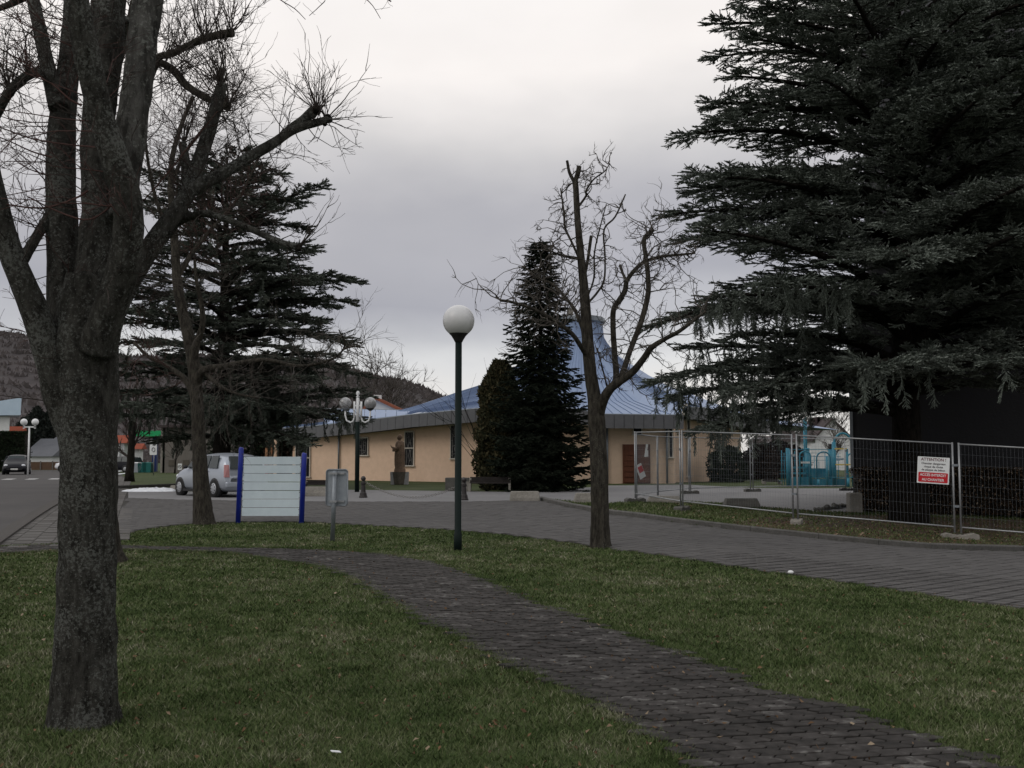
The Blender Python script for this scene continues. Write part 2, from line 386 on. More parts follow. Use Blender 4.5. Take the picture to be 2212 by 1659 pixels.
class MB:
    """collects shapes and links them as one mesh"""
    def __init__(s):
        s.v = []; s.f = []; s.m = []; s.cm = 0; s.sm = []
        s.smooth = False
    def add(s, vs, fs, smooth=None):
        k = len(s.v)
        s.v.extend([tuple(p) for p in vs])
        for f in fs:
            s.f.append([i + k for i in f]); s.m.append(s.cm); s.sm.append(s.smooth if smooth is None else smooth)
    def box(s, c, size, rz=0, taper=1.0, rx=0, ry=0):
        hx, hy, hz = size[0] / 2, size[1] / 2, size[2] / 2
        vs = []
        mt = Matrix.Rotation(rz, 3, 'Z') @ Matrix.Rotation(ry, 3, 'Y') @ Matrix.Rotation(rx, 3, 'X')
        for z in (-1, 1):
            k = taper if z > 0 else 1
            for x, y in ((-1, -1), (1, -1), (1, 1), (-1, 1)):
                p = mt @ Vector((x * hx * k, y * hy * k, z * hz))
                vs.append(p + Vector(c))
        s.add(vs, [(3, 2, 1, 0), (4, 5, 6, 7), (0, 1, 5, 4), (1, 2, 6, 5), (2, 3, 7, 6), (3, 0, 4, 7)], False)
        return s
    def tube(s, pts, rads, n=8, caps=True, smooth=True, noise=0.0, oval=1.0):
        pts = [Vector(p) for p in pts]
        if not isinstance(rads, (list, tuple, np.ndarray)):
            rads = [rads] * len(pts)
        m_ = len(pts)
        vs = []; fs = []
        t = (pts[1] - pts[0]).normalized()
        ref = Vector((0, 0, 1)) if abs(t.z) < .9 else Vector((1, 0, 0))
        u = t.cross(ref).normalized()
        for i in range(m_):
            if i == 0: t = pts[1] - pts[0]
            elif i == m_ - 1: t = pts[-1] - pts[-2]
            else: t = pts[i + 1] - pts[i - 1]
            t = t.normalized()
            u = (u - t * u.dot(t))
            u = u.normalized() if u.length > 1e-6 else t.orthogonal().normalized()
            v = t.cross(u)
            for j in range(n):
                a = 2 * math.pi * j / n
                r = rads[i] * (1 + (random.uniform(-noise, noise) if noise else 0))
                vs.append(pts[i] + u * (r * math.cos(a)) + v * (r * oval * math.sin(a)))
        for i in range(m_ - 1):
            for j in range(n):
                a, b = i * n + j, i * n + (j + 1) % n
                fs.append((a, b, b + n, a + n))
        if caps:
            fs.append(tuple(range(n))[::-1])
            fs.append(tuple((m_ - 1) * n + j for j in range(n)))
        s.add(vs, fs, smooth)
        return s
    def cyl(s, p0, p1, r0, r1=None, n=12, smooth=True):
        return s.tube([p0, p1], [r0, r0 if r1 is None else r1], n, True, smooth)
    def lathe(s, prof, c=(0, 0, 0), n=20, smooth=True, sx=1, sy=1):
        vs = []; fs = []
        for (r, z) in prof:
            for j in range(n):
                a = 2 * math.pi * j / n
                vs.append((c[0] + r * sx * math.cos(a), c[1] + r * sy * math.sin(a), c[2] + z))
        m_ = len(prof)
        for i in range(m_ - 1):
            for j in range(n):
                a, b = i * n + j, i * n + (j + 1) % n
                fs.append((a, b, b + n, a + n))
        fs.append(tuple(range(n))[::-1]); fs.append(tuple((m_ - 1) * n + j for j in range(n)))
        s.add(vs, fs, smooth)
        return s
    def ball(s, c, r, n=16, sz=1.0):
        prof = [(max(1e-4, r * math.sin(math.pi * i / n)), -r * sz * math.cos(math.pi * i / n)) for i in range(n + 1)]
        return s.lathe(prof, c, n * 2)
    def prism(s, outline, dvec):
        """outline: 3D points of a planar polygon, extruded by dvec"""
        n = len(outline); d = Vector(dvec)
        vs = [Vector(p) for p in outline] + [Vector(p) + d for p in outline]
        fs = [tuple(range(n))[::-1], tuple(range(n, 2 * n))] + [(i, (i + 1) % n, (i + 1) % n + n, i + n) for i in range(n)]
        s.add(vs, fs, False)
        return s
    def build(s, name, m, parent=None, origin=None, bevel=0.0, kind=None, label=None):
        me = bpy.data.meshes.new(name)
        o_ = Vector(origin) if origin is not None else Vector((0, 0, 0))
        me.from_pydata([tuple(Vector(p) - o_) for p in s.v], [], s.f)
        me.polygons.foreach_set('use_smooth', s.sm)
        me.update()
        ms = m if isinstance(m, (list, tuple)) else [m]
        for x in ms:
            me.materials.append(x)
        if len(ms) > 1:
            me.polygons.foreach_set('material_index', s.m)
        o = link_mesh(name, me, None, parent)
        if bevel:
            b = o.modifiers.new('bevel', 'BEVEL'); b.width = bevel; b.segments = 2; b.limit_method = 'ANGLE'; b.angle_limit = R(40)
        if kind: o['kind'] = kind
        if label: o['label'] = label
        return o

def copy_tree(o, parent=None):
    c = o.copy(); COL.objects.link(c)
    if parent is not None: c.parent = parent
    for ch in list(o.children):
        copy_tree(ch, c)
    return c

def inside(P, poly):
    """vectorised point in polygon"""
    x, y = P[:, 0], P[:, 1]
    r = np.zeros(len(P), bool)
    n = len(poly)
    for i in range(n):
        x1, y1 = poly[i][0], poly[i][1]; x2, y2 = poly[(i + 1) % n][0], poly[(i + 1) % n][1]
        c = ((y1 > y) != (y2 > y))
        with np.errstate(divide='ignore', invalid='ignore'):
            xi = (x2 - x1) * (y - y1) / (y2 - y1 + 1e-12) + x1
        r ^= (c & (x < xi))
    return r
def densify(poly, step):
    out = []
    n = len(poly)
    for i in range(n):
        a, b = Vector(poly[i][:2]), Vector(poly[(i + 1) % n][:2])
        k = max(1, int((b - a).length / step))
        for j in range(k):
            out.append(a.lerp(b, j / k))
    return out
def sheet(name, poly, off, m, step=1.0, kind='structure', thick=0.0):
    """a sheet lying on the ground, cut to a polygon"""
    b = densify(poly, step)
    xs = [p.x for p in b]; ys = [p.y for p in b]
    gx, gy = np.meshgrid(np.arange(min(xs), max(xs), step), np.arange(min(ys), max(ys), step))
    P = np.stack([gx.ravel(), gy.ravel()], 1)
    P = P[inside(P, b)]
    pts = b + [Vector(p) for p in P]
    edges = [(i, (i + 1) % len(b)) for i in range(len(b))]
    v, e, f, *_ = delaunay_2d_cdt(pts, edges, [], 1, 1e-5)
    V = np.array([(p.x, p.y, 0) for p in v]); V[:, 2] = g(V[:, 0], V[:, 1]) + off
    me = bpy.data.meshes.new(name)
    me.from_pydata(V.tolist(), [], [list(x) for x in f])
    if len(me.polygons) and sum(p.normal.z for p in me.polygons) < 0:
        me.flip_normals()
    me.polygons.foreach_set('use_smooth', [True] * len(me.polygons))
    o = link_mesh(name, me, m)
    o['kind'] = kind
    return o
def PX(*pts):
    return [tuple(gp(a, b)[:2]) for a, b in pts]

# ------------------------------------------------------------------ layout on the ground (view lines met with the terrain)
path_low = PX((-500, 1215), (0, 1197), (132, 1189), (267, 1188), (485, 1193), (606, 1213), (677, 1222), (751, 1246), (812, 1283), (866, 1313), (920, 1348), (981, 1369), (1014, 1397), (1082, 1428), (1149, 1458), (1216, 1492), (1288, 1527), (1329, 1548), (1413, 1599), (1497, 1657)) 
path_up = PX((-500, 1190), (0, 1181), (132, 1176), (249, 1178), (416, 1182), (610, 1185), (745, 1190), (846, 1199), (947, 1216), (998, 1233), (1065, 1258), (1115, 1281), (1166, 1305), (1233, 1327), (1288, 1348), (1371, 1377), (1476, 1410), (1580, 1448), (1651, 1490), (1740, 1508), (1818, 1522), (1914, 1561), (1998, 1586), (2081, 1619), (2165, 1657))
path_poly = path_low + [(2.1, 3.2), (3.6, 2.0)] + [(5.6, 2.4), (4.6, 3.6)] + path_up[::-1]
drive_low = PX((249, 1160), (277, 1150), (346, 1137), (450, 1129), (513, 1127), (658, 1127), (778, 1133), (947, 1142), (1082, 1153), (1216, 1169), (1317, 1183), (1497, 1209), (1647, 1232), (1873, 1263), (2081, 1297), (2212, 1314)) + [(14.5, 12.2), (26, 8)]
drive_up = PX((1160, 1080), (1226, 1096), (1275, 1105), (1317, 1112), (1435, 1127), (1559, 1142), (1621, 1149), (1768, 1165), (1898, 1178), (2012, 1187), (2120, 1190), (2212, 1192)) + [(14.2, 19.6), (26, 18)]
plaza_edge = PX((277, 1076), (400, 1080), (700, 1084), (1000, 1084), (1160, 1080))
drive_poly = drive_low + drive_up[::-1] + plaza_edge[::-1]
plaza_poly = plaza_edge + PX((1313, 1088), (1365, 1085), (1469, 1083), (1559, 1087), (1638, 1095), (1713, 1100), (1765, 1106), (1850, 1106)) + [(30, 33), (30, 43)] + PX((1690, 1055), (1620, 1054), (1480, 1047), (1310, 1049), (1240, 1056), (1105, 1063), (985, 1061), (735, 1058), (640, 1061), (400, 1062), (277, 1062))
kerb_dir = (Vector(gp(132, 1075)[:2]) - Vector(gp(4, 1148)[:2])).normalized()
k0 = Vector(gp(4, 1148)[:2])
kA = k0 - kerb_dir * 16; kB = k0 + kerb_dir * 95
nrm = Vector((-kerb_dir.y, kerb_dir.x))
road_poly = [tuple(kA), tuple(kB), tuple(kB + nrm * 9), tuple(kA + nrm * 9)]
s0 = Vector(gp(274, 1150)[:2]); s1 = Vector(gp(277, 1062)[:2])
side_poly = [tuple(kA + Vector((.0, 0))), tuple(kB), tuple(s1 + (s1 - s0) * .9), tuple(s1), tuple(s0), tuple(Vector(gp(249, 1178)[:2])), tuple(Vector(gp(0, 1181)[:2])), tuple(Vector(gp(-500, 1190)[:2]))]
lawnC_poly = drive_up + [(26, 33)] + PX((1850, 1106), (1765, 1105), (1713, 1100), (1638, 1095), (1559, 1087), (1469, 1083), (1365, 1085), (1313, 1088), (1180, 1079))

# base terrain: one sheet to the horizon
def terrain():
    xs = np.concatenate([np.linspace(-900, -60, 22), np.linspace(-56, 56, 85), np.linspace(60, 900, 22)])
    ys = np.concatenate([np.linspace(-60, -6, 8), np.linspace(-4, 60, 65), np.linspace(64, 1500, 40)])
    X, Y = np.meshgrid(xs, ys)
    V = np.stack([X.ravel(), Y.ravel(), g(X, Y).ravel() - .012], 1)
    nx = len(xs)
    i, j = np.meshgrid(np.arange(len(ys) - 1), np.arange(nx - 1), indexing='ij')
    a = (i * nx + j).ravel()
    o = np_mesh('ground', V, [np.stack([a, a + 1, a + nx + 1, a + nx], 1)], M['lawn'], smooth=True)
    o['kind'] = 'structure'
terrain()
sheet('road', road_poly, 0.0, M['asphalt'], 1.5)
sheet('sidewalk', side_poly, 0.004, M['bed'], 1.0)
plaza = sheet('plaza_pavement', plaza_poly, 0.006, M['asphalt_pale'], 1.0)
drive = sheet('driveway', drive_poly, -0.004, M['bed'], .8)
path = sheet('footpath', path_poly, -0.004, M['soil'], .5)
LIT = PX((1559, 1138), (1621, 1146), (1768, 1163), (1898, 1176), (2012, 1184), (2212, 1189)) + [(14.2, 20), (26, 19), (26, 32)] + PX((1850, 1112), (1780, 1116), (1640, 1118))
litter = sheet('needle_litter', LIT, .004, M['litter'], .8, kind='stuff')

# ---- pavers
Zc = []
def paver_mesh(outline, h=.012, bev=.006):
    """top slightly domed inside its edge, sides going down to the bed"""
    n = len(outline)
    c = np.mean(outline, 0)
    o = np.array(outline)
    inner = c + (o - c) * (1 - bev * 2 / max(.05, np.abs(o - c).max()))
    V = [(x, y, -.01) for x, y in o] + [(x, y, h - bev * .5) for x, y in o] + [(x, y, h) for x, y in inner]
    Fq = [(i, (i + 1) % n, (i + 1) % n + n, i + n) for i in range(n)] + [(i + n, (i + 1) % n + n, (i + 1) % n + 2 * n, i + 2 * n) for i in range(n)]
    Fn = [tuple(range(2 * n, 3 * n))]
    return V, Fq + Fn
def lay(name, parent, outline, cells, m, ang, near, nmax=300, jit=.003):
    """cells: list of (x,y) centres; the ones that show largest become parts, the rest one joined part"""
    V, Fs = paver_mesh(outline)
    me = bpy.data.meshes.new(name)
    me.from_pydata(V, [], Fs); me.materials.append(m)
    cells = sorted(cells, key=near)
    ca, sa = math.cos(ang), math.sin(ang)
    V0 = np.array(V)
    variants = []
    for k in range(6):
        mk = me.copy()
        a = mk.attributes.new('rnd', 'FLOAT', 'FACE'); a.data.foreach_set('value', [.25 + .5 * k / 5.0] * len(mk.polygons))
        variants.append(mk)
    for i, (x, y) in enumerate(cells[:nmax]):
        o = bpy.data.objects.new(name, variants[random.randrange(6)])
        COL.objects.link(o); o.parent = parent
        o.location = (x, y, gz(x, y) + random.uniform(-jit, jit))
        e = .3
        o.rotation_euler = (math.atan((gz(x, y + e) - gz(x, y - e)) / (2 * e)) + random.uniform(-.008, .008), -math.atan((gz(x + e, y) - gz(x - e, y)) / (2 * e)) + random.uniform(-.008, .008), ang)
    rest = cells[nmax:]
    if not rest: return
    C = np.array(rest); N = len(C)
    P = np.stack([V0[:, 0] * ca - V0[:, 1] * sa, V0[:, 0] * sa + V0[:, 1] * ca], 1)
    XY = C[:, None, :] + P[None]
    Z = g(XY[..., 0], XY[..., 1]) + V0[None, :, 2] + rng.uniform(-jit, jit, N)[:, None]
    VV = np.concatenate([XY, Z[..., None]], 2).reshape(-1, 3)
    offs = (np.arange(N) * len(V))[:, None, None]
    q = np.array([f for f in Fs if len(f) == 4])[None] + offs
    faces = [q.reshape(-1, 4)]
    r = rng.uniform(.25, .75, N)
    rn = [np.repeat(r, q.shape[1])]
    big = [f for f in Fs if len(f) != 4]
    if big:
        bq = np.array(big)[None] + offs
        faces.append(bq.reshape(-1, len(big[0]))); rn.append(np.repeat(r, len(big)))
    o = np_mesh(name, VV, faces, m, parent, rnd=np.concatenate(rn))
    o['kind'] = 'stuff'

def zig_outline(L, W, gap=.004):
    pts = []
    a, b = .027, .0045
    def s_(x): return np.interp(x / L, [0, .125, .375, .5, .625, .875, 1], [0, b, -b, 0, b, -b, 0])
    def t_(y): return np.interp(y / W, [0, .28, .72, 1], [0, a, -a, 0])
    for x in np.linspace(0, L, 5)[:-1]: pts.append((x, s_(x)))
    for y in (0, .28 * W, .72 * W): pts.append((L + t_(y), y))
    for x in np.linspace(L, 0, 5)[:-1]: pts.append((x, W + s_(x)))
    for y in (W, .72 * W, .28 * W): pts.append((t_(y), y))
    o = np.array(pts) - (L / 2, W / 2)
    sx = 1 - 2 * gap / L; sy = 1 - 2 * gap / W
    return [(x * sx, y * sy) for x, y in o]
def cells_in(poly, ang, L, W, shift=.5, test=None, wob=0):
    xs = [p[0] for p in poly]; ys = [p[1] for p in poly]
    cx, cy = (min(xs) + max(xs)) / 2, (min(ys) + max(ys)) / 2
    rad = max(max(xs) - min(xs), max(ys) - min(ys)) * .75 + 1
    ca, sa = math.cos(ang), math.sin(ang)
    j = np.arange(int(-rad / W), int(rad / W)); i = np.arange(int(-rad / L), int(rad / L))
    I, J = np.meshgrid(i, j)
    x = I * L + (J % 2) * shift * L; y = J * W
    P = np.stack([cx + x * ca - y * sa, cy + x * sa + y * ca], 2).reshape(-1, 2)
    P = P[inside(P, poly)]
    if test is not None: P = P[test(P)]
    return [tuple(p) for p in P]
near_cam = lambda c: (c[0] ** 2 + c[1] ** 2) if (abs(c[0]) < c[1] * .56 and c[1] > 4.9) else 1e6 + c[0] ** 2 + c[1] ** 2
lay('paver', path, zig_outline(.175, .125, .0055), cells_in(path_poly, R(10), .175, .125, .5, lambda P: (P[:, 1] > 3.6) & (P[:, 0] > -16)), M['path'], R(10), near_cam, jit=.004)
rect = lambda L, W, gp_=.004, gl=.002: [(-L / 2 + gl, -W / 2 + gp_), (L / 2 - gl, -W / 2 + gp_), (L / 2 - gl, W / 2 - gp_), (-L / 2 + gl, W / 2 - gp_)]
lay('paver', drive, rect(.225, .2, .010), cells_in(drive_poly, R(47), .225, .2, .5, lambda P: (P[:, 1] > 9) & (P[:, 0] < 18)), M['paver'], R(47), near_cam)
sw = bpy.data.objects['sidewalk']
lay('paver', sw, rect(.6, .3, .008), cells_in(side_poly, math.atan2(kerb_dir.y, kerb_dir.x), .6, .3, .5, lambda P: (P[:, 1] < 70) & (P[:, 1] > 12)), M['paver_side'], math.atan2(kerb_dir.y, kerb_dir.x), near_cam)

# ---- kerbs
def kerb(name, line, w_=.14, h_=.11, m=None, side=1, inten=0.0):
    o = bpy.data.objects.new(name, None); COL.objects.link(o); o['kind'] = 'structure'
    pts = [Vector(p[:2]) for p in line]
    seg = []
    for a, b in zip(pts[:-1], pts[1:]):
        k = max(1, round((b - a).length / 1.0))
        for j in range(k):
            seg.append((a.lerp(b, j / k), a.lerp(b, (j + 1) / k)))
    for a, b in seg:
        d = (b - a).normalized(); n = Vector((-d.y, d.x)) * side
        a2, b2 = a + d * .004, b - d * .004
        mb = MB()
        lo = []
        for p in (a2, b2):
            for q, zz in ((p, -.05), (p, h_ - .02), (p + n * .02, h_), (p + n * w_, h_), (p + n * w_, -.05)):
                lo.append((q.x, q.y, gz(q.x, q.y) + zz))
        mb.add(lo, [(0, 1, 6, 5), (1, 2, 7, 6), (2, 3, 8, 7), (3, 4, 9, 8), (4, 3, 2, 1, 0), (5, 6, 7, 8, 9)], False)
        mb.build('kerb_stone', m or M['kerb'], o)
    return o
kerb('kerb', [p for p in drive_up], side=1)
kerb('kerb', [tuple(k0 - kerb_dir * 6), tuple(k0 + kerb_dir * 70)], h_=.05, side=-1, w_=.3, m=M['paver_side'])
# road paint and patches
mb = MB()
for k in range(5):
    c = k0 + kerb_dir * 47 + nrm * (1.2 + k * 1.25)
    mb.add([(c.x + dx * kerb_dir.x + dy * nrm.x, c.y + dx * kerb_dir.y + dy * nrm.y, .008) for dx, dy in ((-1.6, -.28), (1.6, -.28), (1.6, .28), (-1.6, .28))], [(0, 1, 2, 3)])
mb.build('crosswalk_marking', M['line'], None, kind='structure')

# ------------------------------------------------------------------ lawns: blades
def blades(name, N, sampler, h=(.03, .065), wd=.0045, polys_out=(), m=None, lean=.6):
    P = sampler(N)
    keep = np.ones(len(P), bool)
    jitt = rng.normal(0, .035, P.shape)
    for po in polys_out:
        keep &= ~inside(P + jitt, po)
    P = P[keep]; N = len(P)
    H = rng.uniform(h[0], h[1], N)
    D = np.hypot(P[:, 0], P[:, 1])
    W = wd * np.clip(D / 7, .8, 3.0)
    a = rng.uniform(0, 2 * np.pi, N); b = rng.uniform(0, 2 * np.pi, N)
    le = rng.uniform(.15, lean + .35, N) * H * 1.6
    z0 = g(P[:, 0], P[:, 1]) - .012
    dx, dy = np.cos(a) * W, np.sin(a) * W
    V = np.empty((N, 3, 3))
    V[:, 0] = np.stack([P[:, 0] - dx, P[:, 1] - dy, z0], 1)
    V[:, 1] = np.stack([P[:, 0] + dx, P[:, 1] + dy, z0], 1)
    V[:, 2] = np.stack([P[:, 0] + np.cos(b) * le, P[:, 1] + np.sin(b) * le, z0 + .012 + H], 1)
    Ff = np.arange(N * 3).reshape(-1, 3)
    o = np_mesh(name, V.reshape(-1, 3), [Ff], m or M['grass'], rnd=np.clip(rng.normal(.5, .17, N), 0, 1))
    o['kind'] = 'stuff'
    return o
def view_sampler(y0, y1, pw, xmin=-.54, xmax=.54):
    def f(N):
        u = rng.random(N)
        Y = (y0 ** pw + u * (y1 ** pw - y0 ** pw)) ** (1 / pw)
        X = rng.uniform(xmin, xmax, N) * (Y + .5)
        return np.stack([X, Y], 1)
    return f
outs = (path_poly, drive_poly, side_poly, road_poly)
def lawn_sampler(N):
    P = view_sampler(4.6, 24, .35)(N)
    # clumps: short turf everywhere, thicker tufts in places
    return P[(P[:, 1] < 17) | (P[:, 1] < 24)]
blades('grass', 430000, lawn_sampler, h=(.005, .022), wd=.0044, lean=1.3, polys_out=outs)
def tufts(N):
    c = view_sampler(4.8, 15, .6)(900)
    i = rng.integers(0, len(c), N)
    return c[i] + rng.normal(0, .07, (N, 2)) * rng.uniform(.4, 1.6, (N, 1))
blades('grass', 60000, tufts, h=(.012, .036), lean=1.2, polys_out=outs)
def verge(N):
    """grass leaning over the edges of the path"""
    E = np.array(densify(path_poly, .05)); E = E[(E[:, 1] > 4.5)]
    i = rng.integers(0, len(E), N)
    return E[i] + rng.normal(0, .055, (N, 2)) * rng.choice([.5, 1, 1.7], (N, 1))
blades('grass', 60000, verge, h=(.012, .03), lean=.9, polys_out=())
def lawnC_s(N):
    P = np.stack([rng.uniform(.5, 15, N), rng.uniform(19, 34, N)], 1)
    P = P[~(inside(P, LIT) & (rng.random(len(P)) < .75))]
    return P[inside(P, lawnC_poly) & (np.abs(P[:, 0]) < P[:, 1] * .54)]
blades('grass', 60000, lawnC_s, h=(.03, .07), wd=.006, polys_out=(drive_poly, [tuple(v.co[:2]) for v in []] or [(0, 0), (0, .001), (.001, 0)]))
# fallen leaves
def leaves(name, N, samp, size=.035, outs_=()):
    P = samp(N)
    for po in outs_: P = P[~inside(P, po)]
    N = len(P)
    s = rng.uniform(.4, 1, N) * size
    a = rng.uniform(0, 6.28, N)
    z = g(P[:, 0], P[:, 1]) + .03
    V = np.empty((N, 4, 3))
    for k, (c, d) in enumerate(((1, 0), (0, .5), (-1, 0), (0, -.5))):
        V[:, k, 0] = P[:, 0] + s * (c * np.cos(a) - d * np.sin(a))
        V[:, k, 1] = P[:, 1] + s * (c * np.sin(a) + d * np.cos(a))
        V[:, k, 2] = z + rng.uniform(-.012, .014, N)
    o = np_mesh(name, V.reshape(-1, 3), [np.arange(N * 4).reshape(-1, 4)], M['leaf'], rnd=rng.random(N))
    o['kind'] = 'stuff'
leaves('fallen_leaves', 1500, view_sampler(4.8, 17, .7), .022, (drive_poly,))
leaves('fallen_leaves', 2600, lambda N: np.stack([rng.uniform(4, 15, N), rng.uniform(20, 31, N)], 1), .05, (drive_poly, plaza_poly))

# ------------------------------------------------------------------ woody plants
def walk(p, d, L, n, wig, up):
    p = Vector(p); d = Vector(d).normalized()
    pts = [p.copy()]
    st = L / n
    for i in range(n):
        d = (d + Vector((random.gauss(0, wig), random.gauss(0, wig), random.gauss(0, wig))) + Vector((0, 0, up))).normalized()
        p = p + d * st
        pts.append(p.copy())
    return pts
def branchlet(out, p, d, L, r, level, wig=.18, up=.05, kids=3, kl=.5, ka=.7, nseg=5):
    pts = walk(p, d, L, nseg, wig, up)
    out.append((pts, [max(.0012, r * (1 - .75 * i / nseg)) for i in range(nseg + 1)]))
    if level <= 0: return
    for k in range(kids):
        i = random.randint(1, nseg - 1) if random.random() < .75 else nseg - 1
        t = (pts[i + 1] - pts[i]).normalized()
        s = Vector((random.gauss(0, 1), random.gauss(0, 1), random.gauss(0, 1)))
        s = (s - t * s.dot(t)).normalized()
        nd = (t + s * random.uniform(ka * .6, ka * 1.3)).normalized()
        branchlet(out, pts[i], nd, L * random.uniform(kl * .6, kl * 1.2), r * .6, level - 1, wig, up, kids, kl, ka, max(3, nseg - 1))
def tubes_mesh(name, out, m, parent, n=3, origin=None):
    """many thin tubes in one mesh, vectorised"""
    Vs = []; Fs = []; k = 0
    by = {}
    for pts, rad in out:
        by.setdefault(len(pts), []).append((pts, rad))
    for ln, items in by.items():
        P = np.array([[tuple(q) for q in it[0]] for it in items]); Rr = np.array([it[1] for it in items])
        T = np.empty_like(P); T[:, 1:-1] = P[:, 2:] - P[:, :-2]; T[:, 0] = P[:, 1] - P[:, 0]; T[:, -1] = P[:, -1] - P[:, -2]
        T /= np.linalg.norm(T, axis=2, keepdims=True) + 1e-9
        ref = np.array([.31, .17, .93]); U = np.cross(T, ref); U /= np.linalg.norm(U, axis=2, keepdims=True) + 1e-9
        W = np.cross(T, U)
        N = len(items)
        A = np.arange(n) * 2 * np.pi / n
        V = P[:, :, None] + Rr[:, :, None, None] * (U[:, :, None] * np.cos(A)[None, None, :, None] + W[:, :, None] * np.sin(A)[None, None, :, None])
        V = V.reshape(-1, 3)
        i = np.arange(ln - 1)[:, None]; j = np.arange(n)[None]
        q = np.stack([i * n + j, i * n + (j + 1) % n, (i + 1) * n + (j + 1) % n, (i + 1) * n + j], 2).reshape(-1, 4)
        q = (q[None] + (np.arange(N) * ln * n)[:, None, None]).reshape(-1, 4) + k
        Vs.append(V); Fs.append(q); k += len(V)
    return np_mesh(name, np.concatenate(Vs), [np.concatenate(Fs)], m, parent, smooth=True, origin=origin)
def spline(ctrl, k=6):
    """ctrl: list of (Vector, r); Catmull-Rom through them"""
    P = [c[0] for c in ctrl]; Q = [c[1] for c in ctrl]
    P = [P[0] * 2 - P[1]] + P + [P[-1] * 2 - P[-2]]; Q = [Q[0]] + Q + [Q[-1]]
    pts = []; rad = []
    for i in range(1, len(P) - 2):
        for j in range(k):
            t = j / k; t2 = t * t; t3 = t2 * t
            pts.append(.5 * ((2 * P[i]) + (P[i + 1] - P[i - 1]) * t + (2 * P[i - 1] - 5 * P[i] + 4 * P[i + 1] - P[i + 2]) * t2 + (3 * P[i] - P[i - 1] - 3 * P[i + 1] + P[i + 2]) * t3))
            rad.append(Q[i] * (1 - t) + Q[i + 1] * t)
    pts.append(P[-2]); rad.append(Q[-2])
    return pts, rad
def limb(trace, Y, dY=0.0, k=5, wob=0.0):
    """trace: (px,py,width_px) read off the photograph, set at depth Y running to Y+dY"""
    c = []
    n = len(trace)
    for i, t in enumerate(trace):
        y = Y + dY * i / max(1, n - 1)
        p = at(t[0], t[1], y)
        if wob: p += Vector((random.gauss(0, wob), random.gauss(0, wob), random.gauss(0, wob)))
        c.append((p, t[2] * y / F / 2))
    return spline(c, k)
def rough_tube(mb, pts, rad, n, amp=.06):
    """tube with knots and furrows in the geometry itself"""
    from mathutils import noise as mn
    base = len(mb.v)
    mb.tube(pts, rad, n, True, True)
    c = 0
    for i in range(len(pts)):
        for j in range(n):
            v = Vector(mb.v[base + c]); d = v - pts[i]
            f = 1 + amp * mn.noise(v * 9.0) + amp * .8 * mn.noise(Vector((v.x * 30, v.y * 30, v.z * 7)))
            mb.v[base + c] = tuple(pts[i] + d * f)
            c += 1

def shoots(out, p, n, L, r, up=.06, spread=1.0, kids=2, base_dir=(0, 0, 1), wig=.13):
    for _ in range(n):
        d = (Vector(base_dir) + Vector((random.gauss(0, .5 * spread), random.gauss(0, .5 * spread), random.gauss(0, .35 * spread)))).normalized()
        branchlet(out, Vector(p) + d * r * 2, d, random.uniform(L * .3, L * 1.3), r * random.uniform(.6, 1.5), 1, wig, up, kids, .35, .6, 8)
def along(out, pts, rad, n, L, r, level=1, up=.05, wig=.16, kids=3, ka=.7, bias=None, t0=.1):
    for _ in range(n):
        i = random.randint(int(len(pts) * t0), len(pts) - 2)
        t = (pts[i + 1] - pts[i]).normalized()
        s = Vector((random.gauss(0, 1), random.gauss(0, 1), random.gauss(0, 1)))
        if bias: s += Vector(bias)
        s = (s - t * s.dot(t)).normalized()
        d = (s + t * random.uniform(-.1, .7)).normalized()
        branchlet(out, pts[i] + s * rad[i] * .7, d, L * random.uniform(.4, 1.2), r, level, wig, up, kids, .5, ka, 5)

# ---- big lichen-covered tree in front
YA = 6.28
base = gp(182, 1562)
tA = thing('lichen_barked_tree', 'big bare tree in the left foreground, thick trunk crusted with pale lichen, many heavy limbs', 'tree', base)
def build_tree(root, trunk, limbs, Y, n=22, barkm=None, sides=12, limb_name='limb', amp=.06, k=6, pale={}):
    mb = MB(); pts, rad = limb(trunk, Y, 0, k)
    rough_tube(mb, pts, rad, n, amp)
    mb.build('trunk', barkm, root, origin=root.location)
    res = []
    for tr, y0, dy in limbs:
        pts, rad = limb(tr, y0, dy, k)
        m2_ = MB(); rough_tube(m2_, pts, rad, sides, amp)
        m2_.build(limb_name, pale.get(len(res), barkm), root, origin=root.location)
        res.append((pts, rad))
    return res
trunkA = [(182, 1575, 160), (182, 1545, 144), (182, 1500, 134), (184, 1400, 126), (188, 1250, 118), (190, 1100, 116), (191, 1000, 118), (188, 900, 126), (184, 820, 138), (183, 740, 138), (190, 660, 124), (200, 600, 104)]
